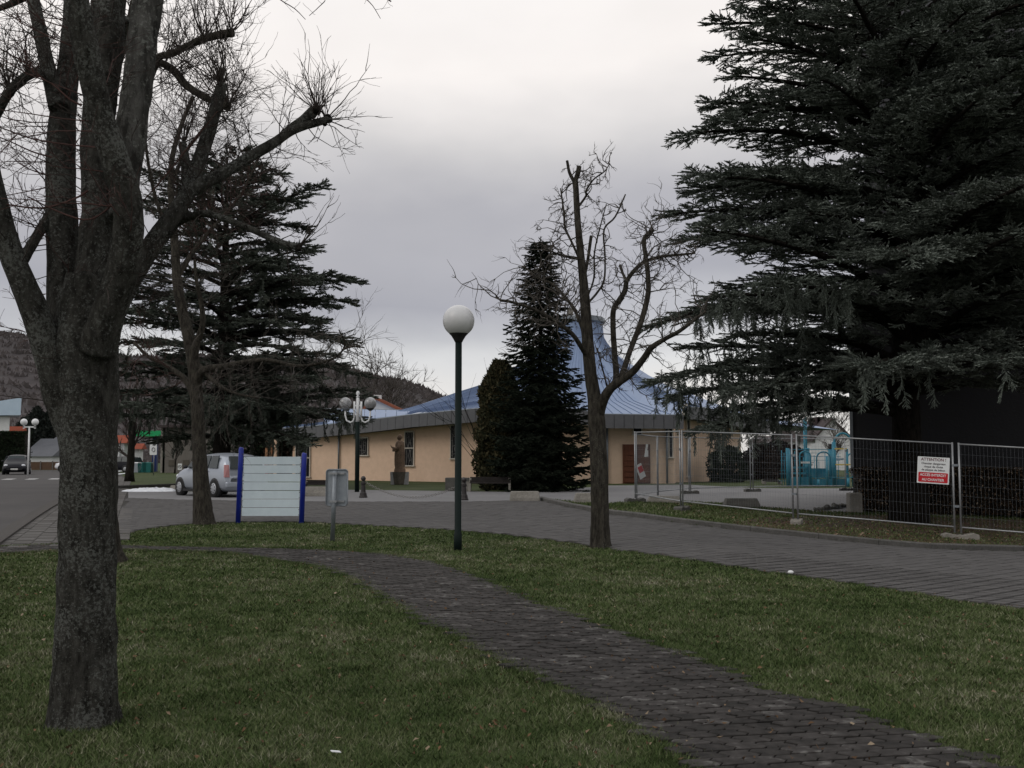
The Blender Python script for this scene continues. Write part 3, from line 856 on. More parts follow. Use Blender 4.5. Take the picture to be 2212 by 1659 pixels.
limbsA = [
    ([(165, 950, 70), (135, 860, 76), (108, 760, 68), (78, 680, 60), (45, 600, 54), (15, 520, 50), (-5, 440, 46), (-30, 330, 42), (-50, 200, 38), (-60, 60, 34)], YA, -.5),
    ([(165, 820, 90), (150, 720, 84), (140, 620, 74), (135, 500, 66), (131, 400, 62), (133, 300, 60), (140, 215, 52), (150, 130, 46), (158, 40, 44), (165, -80, 40)], YA, .6),
    ([(190, 740, 108), (200, 640, 90), (208, 540, 78), (213, 440, 72), (210, 330, 68), (216, 220, 72), (228, 110, 74), (236, 0, 72), (240, -90, 66)], YA, .35),
    ([(208, 760, 80), (232, 680, 70), (262, 590, 68), (276, 510, 66), (274, 430, 66), (256, 368, 62), (224, 270, 56), (204, 190, 56), (188, 120, 56), (170, 30, 54), (158, -80, 50)], YA - .12, -.6),
    ([(262, 470, 52), (268, 400, 66), (272, 350, 68), (282, 294, 70), (291, 220, 66), (303, 130, 64), (312, 50, 66), (322, -20, 66), (330, -100, 60)], YA, .3),
    ([(222, 720, 56), (254, 650, 52), (290, 590, 48), (332, 524, 43), (378, 460, 38), (412, 412, 30), (486, 372, 26), (545, 336, 25), (592, 308, 22), (636, 280, 19), (694, 262, 17), (712, 258, 16)], YA, .9),
    ([(600, 304, 18), (625, 280, 18), (655, 258, 20), (678, 240, 24)], YA + .72, .1),
    ([(404, 425, 26), (404, 392, 24), (400, 345, 20), (394, 310, 17)], YA + .5, .1),
    ([(402, 430, 30), (418, 385, 34), (440, 320, 31), (458, 262, 28), (468, 225, 27), (479, 184, 24)], YA + .45, .3),
    ([(345, 515, 34), (380, 478, 26), (417, 466, 17), (452, 462, 15), (521, 486, 14), (570, 508, 14), (608, 524, 14), (643, 534, 15)], YA + .5, -.4),
    ([(120, 440, 18), (98, 480, 22), (74, 520, 22), (50, 562, 24)], YA + .25, -.3),
    ([(128, 235, 44), (112, 180, 34), (98, 120, 31), (85, 60, 29), (72, 0, 28), (60, -70, 26)], YA + .3, .2),
    ([(130, 200, 30), (107, 163, 23), (73, 158, 20), (40, 178, 20), (16, 206, 20), (-15, 260, 22), (-50, 330, 20)], YA + .3, -.2),
    ([(85, -20, 20), (40, 0, 16), (10, 14, 14), (-30, 26, 12)], YA + .5, .3),
    ([(276, 40, 26), (262, 80, 22), (248, 140, 16), (240, 180, 14)], YA + .6, .2),
]
for px, wz, dy in ((136, 60, -.02), (166, 64, -.11), (208, 66, -.10), (228, 60, .0)):
    mb = MB(); o_ = at(px + (px - 184) * .22, 1566, YA + dy * 1.5); o_.z = gz(o_.x, o_.y) - .05
    pts, rad = spline([(o_, .035), (at(px + (px - 184) * .08, 1540, YA + dy * 1.1), .062), (at(px, 1480, YA + dy), .07), (at(184 + (px - 184) * .72, 1380, YA + dy * .6), .05)], 5)
    rough_tube(mb, pts, rad, 12, .08); mb.build('root', M['bark_big'], tA, origin=tA.location)
resA = build_tree(tA, trunkA, limbsA, YA, 44, M['bark_big'], 20, amp=.07, k=9, pale={4: M['bark_pale']})
tw = []; twr = []
def hd(px, py, Y): return at(px, py, Y)
shoots(tw, hd(684, 240, YA + .8), 26, .46, .004, up=.05, spread=1.0)
shoots(tw, hd(705, 258, YA + .9), 16, .40, .004, up=.03, spread=1.3, base_dir=(.5, 0, .4))
shoots(tw, hd(479, 180, YA + .75), 30, .50, .0045, spread=1.0)
shoots(tw, hd(396, 308, YA + .6), 14, .45, .004)
shoots(tw, hd(643, 534, YA + .1), 7, .34, .0035, base_dir=(.8, 0, .6), spread=.4)
shoots(tw, hd(22, 200, YA + .2), 26, .40, .0045)
shoots(tw, hd(60, 165, YA + .2), 12, .40, .0045)
shoots(tw, hd(50, 562, YA), 14, .35, .004)
for i, n_, L in ((0, 16, .45), (1, 34, .45), (3, 14, .5), (4, 20, .4), (5, 60, .38), (7, 10, .3), (8, 34, .4), (9, 22, .3), (10, 12, .3), (11, 22, .4), (12, 26, .35), (2, 20, .5)):
    along(tw if i != 1 else twr, resA[i][0], resA[i][1], n_, L, .0042, 2, up=.05, wig=.15, kids=3)
along(twr, resA[1][0], resA[1][1], 26, .7, .005, 2, up=.02, wig=.12, kids=3, bias=(-1.6, -.3, 0), t0=.3)
along(twr, resA[3][0], resA[3][1], 16, .75, .005, 2, up=.03, wig=.12, kids=3, bias=(-1.4, -.6, 0), t0=.3)
# shoot tips hanging into the top of the view
for tr in ([(540, -60, 4), (600, -5, 3), (636, 18, 2.5), (660, 42, 1.5)], [(700, -50, 3), (704, -5, 2.5), (690, 14, 2), (668, 34, 1.5)], [(760, -50, 4), (785, -10, 3), (805, 12, 2), (822, 40, 1.5)], [(800, -40, 4), (826, -12, 4), (845, 3, 4)]):
    p_, r_ = limb(tr, YA + .2, 0, 3)
    tw.append((p_, r_)); along(tw, p_, r_, 3, .08, .0016, 0)
# long arching shoots crossing in front of the trunk
for tr in ([(245, 440, 6), (215, 465, 5), (180, 475, 5), (120, 455, 4), (60, 425, 3)], [(205, 318, 5), (150, 313, 4), (70, 300, 4), (0, 275, 3)], [(176, 228, 6), (150, 215, 5), (110, 180, 4), (60, 160, 3), (-10, 118, 2.5)],
           [(190, 412, 6), (160, 430, 5), (90, 450, 5), (0, 440, 4)], [(285, 460, 3), (340, 400, 3), (390, 340, 3), (470, 240, 2)], [(112, 340, 5), (70, 328, 4), (20, 305, 3), (-20, 290, 3)]):
    p_, r_ = limb(tr, YA - .25, -.1, 3)
    twr.append((p_, r_)); along(twr, p_, r_, 6, .22, .0025, 1, kids=2)
tubes_mesh('twigs', tw, M['twig'], tA, origin=base)
tubes_mesh('red_twigs', twr, M['twig_red'], tA, origin=base)
for px, py, Y_, r_ in ((684, 240, YA + .8, .055), (705, 260, YA + .88, .045), (478, 188, YA + .75, .05), (645, 534, YA + .1, .03), (20, 205, YA + .15, .04)):
    mb = MB()
    for _ in range(5):
        mb.ball(at(px, py, Y_) + Vector((random.gauss(0, r_ * .2), random.gauss(0, r_ * .2), random.gauss(0, r_ * .2))), r_ * random.uniform(.32, .55), 6)
    mb.build('pollard_knob', M['bark_dark'], tA, origin=base)

# ---- second trunk, close behind the first
YB = 14.6
bB = gp(238, 1214)
tB = thing('second_row_tree', 'bare tree hidden behind the big lichen trunk, its flared root showing beside it', 'tree', bB)
resB = build_tree(tB, [(236, 1222, 96), (236, 1208, 70), (232, 1180, 54), (228, 1100, 48), (226, 950, 46), (228, 800, 44), (235, 650, 40)], [
    ([(235, 660, 38), (260, 500, 32), (290, 350, 28), (312, 220, 24), (335, 132, 16), (372, 116, 15), (400, 102, 15), (440, 84, 17), (470, 76, 18), (503, 70, 20)], YB, -.6),
    ([(290, 320, 24), (310, 220, 20), (337, 140, 16), (374, 152, 18), (404, 186, 17), (450, 214, 16), (495, 232, 20)], YB, -.3),
    ([(232, 660, 34), (215, 420, 26), (240, 200, 20), (270, 90, 14), (290, -10, 12)], YB, .4)], YB, 16, M['bark_mid'], 9)
tw = []
shoots(tw, at(500, 70, YB - .6), 14, 1.0, .009); shoots(tw, at(495, 228, YB - .3), 22, 1.0, .009)
shoots(tw, at(440, 84, YB - .5), 12, 1.1, .008)
for i, n_ in ((0, 70), (1, 70), (2, 60)):
    along(tw, resB[i][0], resB[i][1], n_, .9, .008, 2, up=.06, kids=3, t0=.35)
tubes_mesh('twigs', tw, M['twig'], tB, origin=bB)

# ---- slimmer street tree behind the blue board
bC = gp(437, 1131)
YC = bC.y
tC = thing('slim_street_tree', 'slim dark bare tree standing left of the blue posted board, reddish twigs above', 'tree', bC)
resC = build_tree(tC, [(441, 1137, 58), (440, 1124, 46), (437, 1090, 40), (434, 1040, 34), (431, 980, 30), (428, 920, 28), (424, 850, 27), (420, 800, 28), (410, 740, 26), (396, 680, 23), (384, 620, 21), (380, 570, 19), (376, 500, 17), (368, 400, 14)], [
    ([(368, 410, 14), (372, 340, 12), (392, 270, 10), (417, 208, 8)], YC, .3),
    ([(416, 800, 20), (424, 745, 17), (438, 700, 13), (434, 650, 11), (425, 610, 8), (420, 560, 6)], YC, -.6),
    ([(422, 830, 22), (440, 800, 18), (480, 792, 14), (530, 782, 11), (580, 778, 9), (640, 790, 7), (683, 786, 6), (724, 772, 5), (745, 745, 4), (732, 712, 3)], YC, -1.2),
    ([(738, 756, 4), (765, 748, 3.5), (787, 751, 3)], YC - 1.1, -.1),
    ([(422, 860, 18), (400, 820, 14), (360, 790, 10), (320, 770, 8), (290, 740, 6)], YC, .8),
    ([(382, 600, 14), (420, 540, 11), (470, 480, 8), (520, 420, 6), (560, 340, 4)], YC, 1.0),
    ([(376, 520, 12), (340, 440, 9), (320, 350, 7), (310, 260, 5)], YC, -.8),
    ([(370, 400, 10), (400, 330, 8), (450, 260, 6), (490, 160, 4)], YC, .8),
    ([(430, 790, 12), (470, 830, 9), (510, 850, 6), (560, 860, 4)], YC, -.9)], YC, 18, M['bark_mid'], 8, k=5)
tw = []; twr = []
for i, n_ in enumerate((34, 22, 60, 10, 26, 70, 40, 60, 26)):
    along(twr if i in (0, 4, 5, 7) else tw, resC[i][0], resC[i][1], n_, 1.1, .008, 2, up=.04 if i not in (2, 8) else -.01, wig=.22, kids=3, t0=.2)
tubes_mesh('twigs', tw, M['twig_grey'], tC, origin=bC); tubes_mesh('red_twigs', twr, M['twig_red'], tC, origin=bC)

# ---- topped tree on the strip of lawn right of the globe lamp
bD = gp(1297, 1181)
YD = bD.y
tD = thing('topped_tree', 'bare topped tree with sawn limbs and crooked twigs, in front of the blue roof', 'tree', bD)
resD = build_tree(tD, [(1298, 1190, 54), (1297, 1175, 46), (1296, 1130, 40), (1295, 1050, 37), (1292, 970, 36), (1289, 910, 38), (1284, 860, 30), (1276, 810, 27), (1271, 756, 26), (1266, 687, 24), (1261, 617, 20), (1256, 565, 17), (1248, 479, 14), (1244, 409, 13), (1242, 386, 13)], [
    ([(1240, 392, 8), (1230, 372, 7), (1225, 347, 6)], YD, 0),
    ([(1242, 392, 10), (1248, 375, 11), (1251, 359, 11)], YD, 0),
    ([(1292, 900, 26), (1302, 868, 22), (1322, 836, 20), (1364, 806, 16), (1391, 774, 14), (1406, 752, 13), (1440, 730, 10), (1468, 715, 9), (1525, 672, 6)], YD, -1.2),
    ([(1306, 862, 15), (1330, 822, 14), (1328, 770, 13), (1325, 722, 12), (1325, 672, 12), (1338, 648, 12), (1350, 628, 12), (1355, 605, 10), (1374, 580, 9), (1395, 562, 8)], YD, .9),
    ([(1310, 850, 16), (1339, 819, 13), (1360, 760, 12), (1384, 697, 12), (1399, 640, 12), (1400, 600, 11), (1396, 562, 10), (1391, 520, 10), (1400, 505, 9), (1411, 497, 9)], YD, .4),
    ([(1397, 563, 8), (1430, 554, 7), (1461, 551, 6), (1502, 547, 4)], YD + .3, -.4),
    ([(1270, 770, 14), (1256, 750, 11), (1239, 725, 10), (1211, 701, 9), (1180, 683, 8), (1148, 666, 7), (1103, 652, 6), (1081, 649, 6)], YD, -1.2),
    ([(1264, 735, 8), (1254, 700, 7), (1240, 668, 7), (1221, 642, 7), (1194, 614, 6), (1169, 604, 5), (1145, 590, 4)], YD, .8),
    ([(1255, 560, 7), (1235, 556, 7), (1211, 551, 5), (1187, 541, 3.5)], YD, -.4),
    ([(1252, 560, 6), (1236, 525, 5), (1221, 492, 5), (1218, 458, 4.5), (1211, 407, 3)], YD, .4),
    ([(1247, 450, 5), (1266, 423, 5), (1266, 412, 5), (1282, 388, 3.5), (1305, 371, 3), (1315, 357, 2)], YD, -.3),
    ([(1270, 655, 5), (1290, 632, 5), (1305, 605, 4.5), (1307, 555, 4), (1305, 496, 4), (1329, 468, 4), (1351, 420, 3)], YD, .5),
    ([(1270, 640, 4), (1283, 600, 4), (1284, 548, 3.5), (1294, 500, 3), (1310, 440, 2)], YD, -.4),
    ([(1262, 600, 7), (1270, 560, 7), (1277, 510, 7)], YD, .3),
    ([(1312, 838, 4), (1300, 790, 3), (1290, 752, 3)], YD, -.5),
    ([(1355, 610, 6), (1346, 592, 6), (1340, 574, 7)], YD, .9)], YD, 20, M['bark_mid'], 9, k=5)
tw = []
for i, (n_, L) in enumerate(((2, .3), (3, .4), (22, .55), (26, .8), (34, .8), (20, .6), (26, .8), (24, .8), (12, .6), (22, .5), (12, .5), (12, .5), (12, .4), (3, .3), (7, .3), (3, .3))):
    along(tw, resD[i][0], resD[i][1], n_, L, .0115, 2, up=.015, wig=.36, kids=3, ka=.9, t0=.2)
for px, py in ((1081, 649), (1145, 590), (1187, 541), (1411, 497), (1502, 547), (1525, 672), (1395, 562), (1315, 357)):
    shoots(tw, at(px, py, YD), 5, .8, .010, up=0, spread=1.6, kids=3, wig=.3)
tubes_mesh('twigs', tw, M['twig_grey'], tD, origin=bD)

# ---- small trees further off
def simple_bare(px, py, Y, H, rtrunk, label, name='bare_tree', n=60, mat_b='bark_dark', mat_t='twig', rt=.02, spread=.45, z0=None, twn=3, group=None):
    x = (px - CX) / F * Y * 1.0
    b = Vector((x, Y, gz(x, Y) if z0 is None else z0))
    t = thing(name, label, 'tree', b, group=group)
    mb = MB()
    pts = walk((0, 0, -.1), (0, 0, 1), H * .55, 6, .04, .05)
    mb.tube(pts, [rtrunk * (1.25 if i == 0 else 1 - .08 * i) for i in range(7)], 10)
    mb.build('trunk', M[mat_b], t)
    out = []
    for k in range(max(6, n // 10)):
        i = random.randint(2, 6)
        a = random.uniform(0, 6.28)
        d = Vector((math.cos(a) * spread, math.sin(a) * spread, random.uniform(.5, 1)))
        branchlet(out, pts[i], d, H * random.uniform(.25, .5), rtrunk * .3, twn, .12, .05, 4, .6, .55, 6)
    tubes_mesh('crown', out, M[mat_t], t)
    return t
bE = gp(283, 1040)
simple_bare(283, 1040, bE.y, 6.5, .24, 'dark bare tree on the grass patch left of the petrol station canopy', n=90)
simple_bare(380, 1020, 84, 6.0, .07, 'young bare tree against the stained cement wall', n=70, mat_t='twig', rt=.01, spread=.5)
simple_bare(790, 1000, 92, 10.5, .28, 'pale bare tree rising behind the left wing of the church roof', n=130, mat_t='twig_grey', spread=.35)
simple_bare(838, 1000, 96, 10.0, .22, 'pale bare tree behind the church roof, right of its twin', n=110, mat_t='twig_grey', spread=.4)
simple_bare(1795, 1000, 92, 5.8, .16, 'bare tree in front of the white gabled house', n=110, mat_t='twig_grey', spread=.6)

# ------------------------------------------------------------------ conifers
def spray_template(ns=10, tufts=4, size=1.0, droop=.0, tw_w=.045, seed=0, narrow=.55, rel=1.0):
    """a flat feathery spray along +x, unit length; made of small needle tufts"""
    r = np.random.default_rng(seed)
    tri = []
    def tuft(c, d, s):
        for _ in range(rel_n):
            o = r.normal(0, 1, 3); o -= d * o.dot(d); o /= np.linalg.norm(o) + 1e-9
            tip = c + d * s * r.uniform(.8, 1.5) + o * s * r.uniform(.2, .7) + np.array([0, 0, s * .25])
            w = np.cross(d, o) * s * .42
            tri.append([c - w - d * s * .5, c + w - d * s * .5, tip])
    rel_n = int(2 * rel)
    def twig(p, d, L):
        for k in range(tufts):
            tuft(p + d * L * (k + .3) / tufts, d, tw_w * (1.15 - .35 * k / tufts))
    twig(np.zeros(3), np.array([1., 0, -droop]), 1.0)
    twig(np.array([.45, 0, 0]), np.array([1., 0, -droop * .6]), .55)
    for i in range(ns):
        t = .05 + .85 * (i + r.uniform(-.4, .4)) / ns
        s = 1 if r.random() < (.75 if i % 2 else .25) else -1
        L = narrow * (1 - t * .7) * r.uniform(.45, 1.25)
        d = np.array([r.uniform(.7, 1.5), s * 1.0, r.uniform(-.35, .25) - droop]); d /= np.linalg.norm(d)
        twig(np.array([t, 0, -droop * t * t]), d, L)
    return np.array(tri)
def spray_group(srcs):
    """node group: copies of the tree's own sprays on the points of its crown"""
    gnt = bpy.data.node_groups.new('crown_sprays', 'GeometryNodeTree')
    gnt.interface.new_socket('Geometry', in_out='INPUT', socket_type='NodeSocketGeometry')
    gnt.interface.new_socket('Geometry', in_out='OUTPUT', socket_type='NodeSocketGeometry')
    N = gnt.nodes.new; K = gnt.links.new
    gi, go = N('NodeGroupInput'), N('NodeGroupOutput')
    iop = N('GeometryNodeInstanceOnPoints'); jg = N('GeometryNodeJoinGeometry')
    for o in srcs:
        oi = N('GeometryNodeObjectInfo'); oi.inputs['Object'].default_value = o; oi.inputs['As Instance'].default_value = True
        oi.transform_space = 'ORIGINAL'
        K(oi.outputs['Geometry'], jg.inputs[0])
    K(gi.outputs[0], iop.inputs['Points']); K(jg.outputs[0], iop.inputs['Instance'])
    iop.inputs['Pick Instance'].default_value = True
    def attr(nm, ty):
        a = N('GeometryNodeInputNamedAttribute'); a.data_type = ty; a.inputs['Name'].default_value = nm
        return a.outputs['Attribute']
    K(attr('pick', 'INT'), iop.inputs['Instance Index']); K(attr('rot', 'FLOAT_VECTOR'), iop.inputs['Rotation']); K(attr('scl', 'FLOAT'), iop.inputs['Scale'])
    K(iop.outputs[0], go.inputs[0])
    return gnt
def scatter(name, tmpls, pos, xdir, updir, scale, m, parent, origin, strands=None):
    """sprays over a crown: a few real ones at branch ends, repeated over the rest"""
    pos = np.array(pos); X = np.array(xdir, float); U = np.array(updir, float); S = np.array(scale)
    X /= np.linalg.norm(X, axis=1, keepdims=True)
    Yv = np.cross(U, X); Yv /= np.linalg.norm(Yv, axis=1, keepdims=True) + 1e-9
    Z = np.cross(X, Yv)
    E = np.stack([np.arctan2(Yv[:, 2], Z[:, 2]), -np.arcsin(np.clip(X[:, 2], -1, 1)), np.arctan2(X[:, 1], X[:, 0])], 1)
    srcs = []
    nT = len(tmpls)
    for i, T in enumerate(tmpls):
        nf = len(T)
        r = np.clip(rng.normal(.5, .2, nf), 0, 1)
        o = np_mesh('spray', T.reshape(-1, 3), [np.arange(nf * 3).reshape(-1, 3)], m, parent, rnd=r)
        o['kind'] = 'stuff'
        k = len(pos) - 1 - i
        o.location = pos[k]; o.rotation_euler = E[k]; o.scale = (S[k],) * 3
        srcs.append(o)
    n = len(pos) - nT
    me = bpy.data.meshes.new(name)
    me.vertices.add(n); me.vertices.foreach_set('co', pos[:n].astype(np.float32).ravel())
    a = me.attributes.new('rot', 'FLOAT_VECTOR', 'POINT'); a.data.foreach_set('vector', E[:n].astype(np.float32).ravel())
    a = me.attributes.new('scl', 'FLOAT', 'POINT'); a.data.foreach_set('value', S[:n].astype(np.float32))
    a = me.attributes.new('pick', 'INT', 'POINT'); pk = rng.integers(0 if strands is None else 1, nT, n)
    if strands is not None: pk[np.array(strands[:n], bool)] = 0
    a.data.foreach_set('value', pk.astype(np.int32))
    o = link_mesh(name, me, m, parent)
    o['kind'] = 'stuff'
    md = o.modifiers.new('sprays', 'NODES'); md.node_group = spray_group(srcs)
    return o

def cedar(label, bx, by, H, Rf, z_lo, n_limb, trunk_r, m, tmpl, spray=.5, dens=1.0, lean=(0, 0), hang=None, forced=(), name='blue_cedar', sec_step=.42):
    b = Vector((bx, by, gz(bx, by)))
    t = thing(name, label, 'tree', b)
    mb = MB()
    tp = [(lean[0] * (k / 10) * H, lean[1] * (k / 10) * H, H * k / 10 - (.2 if k == 0 else 0)) for k in range(11)]
    mb.tube(tp, [trunk_r * (1.35 if k == 0 else 1.0 - .09 * k) for k in range(11)], 14)
    mb.build('trunk', M['bark_dark'], t)
    pos = []; xd = []; ud = []; sc = []
    limbs = []; gold = 2.399963; st_ = []
    specs = []
    for i in range(n_limb):
        f = i / (n_limb - 1)
        z = z_lo + (H - .4 - z_lo) * f ** .95
        specs.append((z, i * gold + random.uniform(-.3, .3), Rf(z) * random.uniform(.68, 1.08)))
    specs += list(forced)
    for z, a, L in specs:
        L = max(.5, L)
        d0 = Vector((math.cos(a), math.sin(a), (.32 if z < H * .7 else .55) + random.uniform(-.14, .2))).normalized()
        n = max(6, int(L / .4))
        p = Vector((lean[0] * z, lean[1] * z, z)); pts = [p.copy()]
        d = d0.copy()
        for k in range(n):
            d = (d + Vector((random.gauss(0, .05), random.gauss(0, .05), -.42 / n - random.uniform(0, .02) * .5))).normalized()
            p = p + d * (L / n); pts.append(p.copy())
        r0 = min(trunk_r * .42, .03 + .018 * L)
        limbs.append((pts, [r0 * (1 - .85 * k / n) + .008 for k in range(n + 1)]))
        # secondary branches, flat to either side
        s = L * .16
        side = 1
        while s < L:
            fi = s / L * n; k = min(n - 1, int(fi)); q = pts[k].lerp(pts[k + 1], fi - k)
            tdir = (pts[k + 1] - pts[k]).normalized()
            sd = Vector((-tdir.y, tdir.x, 0)).normalized() * side
            sl = (.30 * L * (1 - (s / L) ** 1.6) + .35) * random.uniform(.7, 1.15)
            dd = (tdir * random.uniform(.5, .9) + sd).normalized()
            m_ = max(3, int(sl / .3)); pp = q.copy(); spts = [pp.copy()]
            for j in range(m_):
                dd = (dd + Vector((random.gauss(0, .07), random.gauss(0, .07), -.035 + random.gauss(0, .05)))).normalized()
                pp = pp + dd * (sl / m_); spts.append(pp.copy())
            limbs.append((spts, [.016 * (1 - .7 * j / m_) for j in range(m_ + 1)]))
            for j in range(1, m_ + 1):
                for _ in range(max(1, int(dens + random.random() * .99))):
                    sv_ = Vector((-dd.y, dd.x, 0)) * random.choice((-1, 1))
                    xx = (dd * random.uniform(.6, 1.2) + tdir * random.uniform(0, .8) + sv_ * random.uniform(0, .6) + Vector((0, 0, random.gauss(.12, .16))))
                    pos.append(tuple(spts[j] - dd * .12)); xd.append(tuple(xx)); ud.append((random.gauss(0, .25), random.gauss(0, .25), 1)); sc.append(spray * random.uniform(.65, 1.2)); st_.append(0)
                if hang and random.random() < hang(q, z) * .6:
                    hl = random.uniform(.3, 1.0); hp = spts[j]
                    for h_ in range(int(hl / .22)):
                        pos.append((hp.x + random.gauss(0, .03), hp.y + random.gauss(0, .03), hp.z - h_ * .22)); xd.append((random.gauss(0, .15), random.gauss(0, .15), -1)); ud.append((random.gauss(0, 1), random.gauss(0, 1), .1)); sc.append(random.uniform(.3, .5)); st_.append(1)
            s += sec_step * random.uniform(.5, 1.1) * .5; side = -side
        for _ in range(3):
            pos.append(tuple(pts[-1])); xd.append(tuple(d + Vector((random.gauss(0, .3), random.gauss(0, .3), random.gauss(0, .15))))); ud.append((0, 0, 1)); sc.append(spray); st_.append(0)
    tubes_mesh('branches', limbs, M['bark_dark'], t, n=5)
    scatter('crown', tmpl, pos, xd, ud, sc, m, t, None, st_)
    return t
tm_c = [spray_template(5, 7, seed=40, tw_w=.075, narrow=.22, rel=1.5)] + [spray_template(11, 6, seed=s, tw_w=.064, narrow=.66, rel=1.5) for s in range(5)]
def Rr_(z):
    return float(np.interp(z, [2.5, 3.5, 4.6, 6, 7.5, 9, 10, 11.5, 13.5, 16, 18.5, 20], [4.0, 5.0, 6.2, 6.6, 5.8, 5.6, 5.6, 4.9, 4.7, 4.0, 2.4, .8]))
xR = (1958 - CX) / F * 28
cedar('tall blue green cedar behind the steel fence at the right, branches hanging over it', xR, 28, 20, Rr_, 3.4, 86, .42, M['cedar'], tm_c, spray=.62, dens=1.0,
      hang=lambda q, z: .75 if (z < 5.6 and q.x < -2.2) else .01,
      forced=[(3.0, R(168), 4.8), (3.6, R(190), 5.2), (4.4, R(178), 6.8), (5.2, R(200), 6.4), (9.9, R(183), 6.0), (13.0, R(178), 5.0), (5.9, R(186), 6.9), (7.0, R(172), 5.9), (11.6, R(190), 4.7), (8.2, R(192), 5.8), (14.4, R(185), 4.6), (15.2, R(200), 4.4), (8.8, R(180), 6.0), (9.3, R(165), 5.1), (7.6, R(182), 6.4), (10.6, R(176), 5.4), (12.3, R(180), 4.9), (8.0, R(205), 5.8), (16.2, R(178), 4.1), (13.7, R(196), 4.7), (10.9, R(200), 5.1)] + [(3.6 + 14 * k / 26, R(-120 + (k * 61) % 130), random.uniform(4.6, 6.8) * (1 - .35 * k / 26)) for k in range(27)] + [(3.3, R(175), 6.3), (2.9, R(187), 5.6), (3.9, R(160), 6.0), (3.5, R(205), 5.6)] + [(3.4 + .42 * k, R(-95 + (k * 37) % 85), random.uniform(5.2, 7.0)) for k in range(16)])
tm_c2 = [spray_template(5, 7, seed=41, tw_w=.08, narrow=.22, rel=1.5)] + [spray_template(11, 5, seed=10 + s, tw_w=.075, narrow=.6, rel=1.5) for s in range(4)]
def Rl_(z):
    return float(np.interp(z, [2, 3, 4.5, 6, 8, 9.5, 11, 13, 14.4], [4.8, 6.0, 5.9, 5.6, 5.4, 4.7, 4.2, 2.7, .6]))
xL = (480 - CX) / F * 45
cedar('dark spreading cedar left of the church, reaching over its roof edge', xL, 45, 14.4, Rl_, 1.9, 84, .42, M['cedar2'], tm_c2, spray=.70, dens=1.15, hang=lambda q, z: .35 if z < 4.5 else .04,
      forced=[(2.9, R(-8), 6.3), (3.2, R(-20), 6.2), (7.6, R(-5), 5.6), (8.4, R(-10), 5.4), (11.0, R(-8), 4.7), (6.6, R(0), 5.2), (5.0, R(-15), 5.4), (2.6, R(8), 6.0), (2.3, R(-35), 5.4)], sec_step=.6)

def spruce(label, px, Y, H, R0, m, tmpl, n_br, spray=.4, name='spruce'):
    x = (px - CX) / F * Y
    b = Vector((x, Y, gz(x, Y)))
    t = thing(name, label, 'tree', b)
    MB().tube([(0, 0, -.1), (0, 0, H * .5), (0, 0, H)], [.16, .09, .015], 8).build('trunk', M['bark_dark'], t)
    pos = []; xd = []; ud = []; sc = []; limbs = []
    for i in range(n_br):
        f = (i / n_br)
        z = .25 + (H - .35) * f ** 1.05
        a = i * 2.399963 + random.uniform(-.2, .2)
        L = (R0 * (1 - z / H) ** .64 + .06) * random.uniform(.6, 1.22)
        if z < 1.2: L *= .85
        n = max(3, int(L / .22))
        p = Vector((0, 0, z)); d = Vector((math.cos(a), math.sin(a), -.10)); pts = [p.copy()]
        for k in range(n):
            d = (d + Vector((0, 0, (-.12 if k < n * .55 else .22)))).normalized()
            p = p + d * L / n; pts.append(p.copy())
            if k >= 0 or L < .5:
                for s in (-1, 1):
                    sd = Vector((-d.y, d.x, 0)) * s
                    pos.append(tuple(p)); xd.append(tuple(d * random.uniform(.5, 1.1) + sd * random.uniform(.3, .9) + Vector((0, 0, random.uniform(-.25, .15))))); ud.append((0, 0, 1)); sc.append(spray * random.uniform(.7, 1.1) * (.55 + .45 * (1 - z / H)))
        pos.append(tuple(p)); xd.append(tuple(d + Vector((0, 0, .25)))); ud.append((0, 0, 1)); sc.append(spray * (.6 + .4 * (1 - z / H)))
        limbs.append((pts, [.02 * (1 - .8 * k / n) for k in range(n + 1)]))
    pos.append((0, 0, H - .25)); xd.append((0.02, 0, 1)); ud.append((0, 1, 0)); sc.append(.35)
    tubes_mesh('branches', limbs, M['bark_dark'], t, n=3)
    scatter('crown', tmpl, pos, xd, ud, sc, m, t, None)
    return t
tm_s = [spray_template(9, 4, seed=20 + s, tw_w=.10, narrow=.45, droop=.08, rel=1.5) for s in range(4)]
spruce('dark conical spruce in front of the church wall, between the bench and the topped tree', 1168, 40.5, 9.95, 1.9, M['spruce'], tm_s, 460, .58)

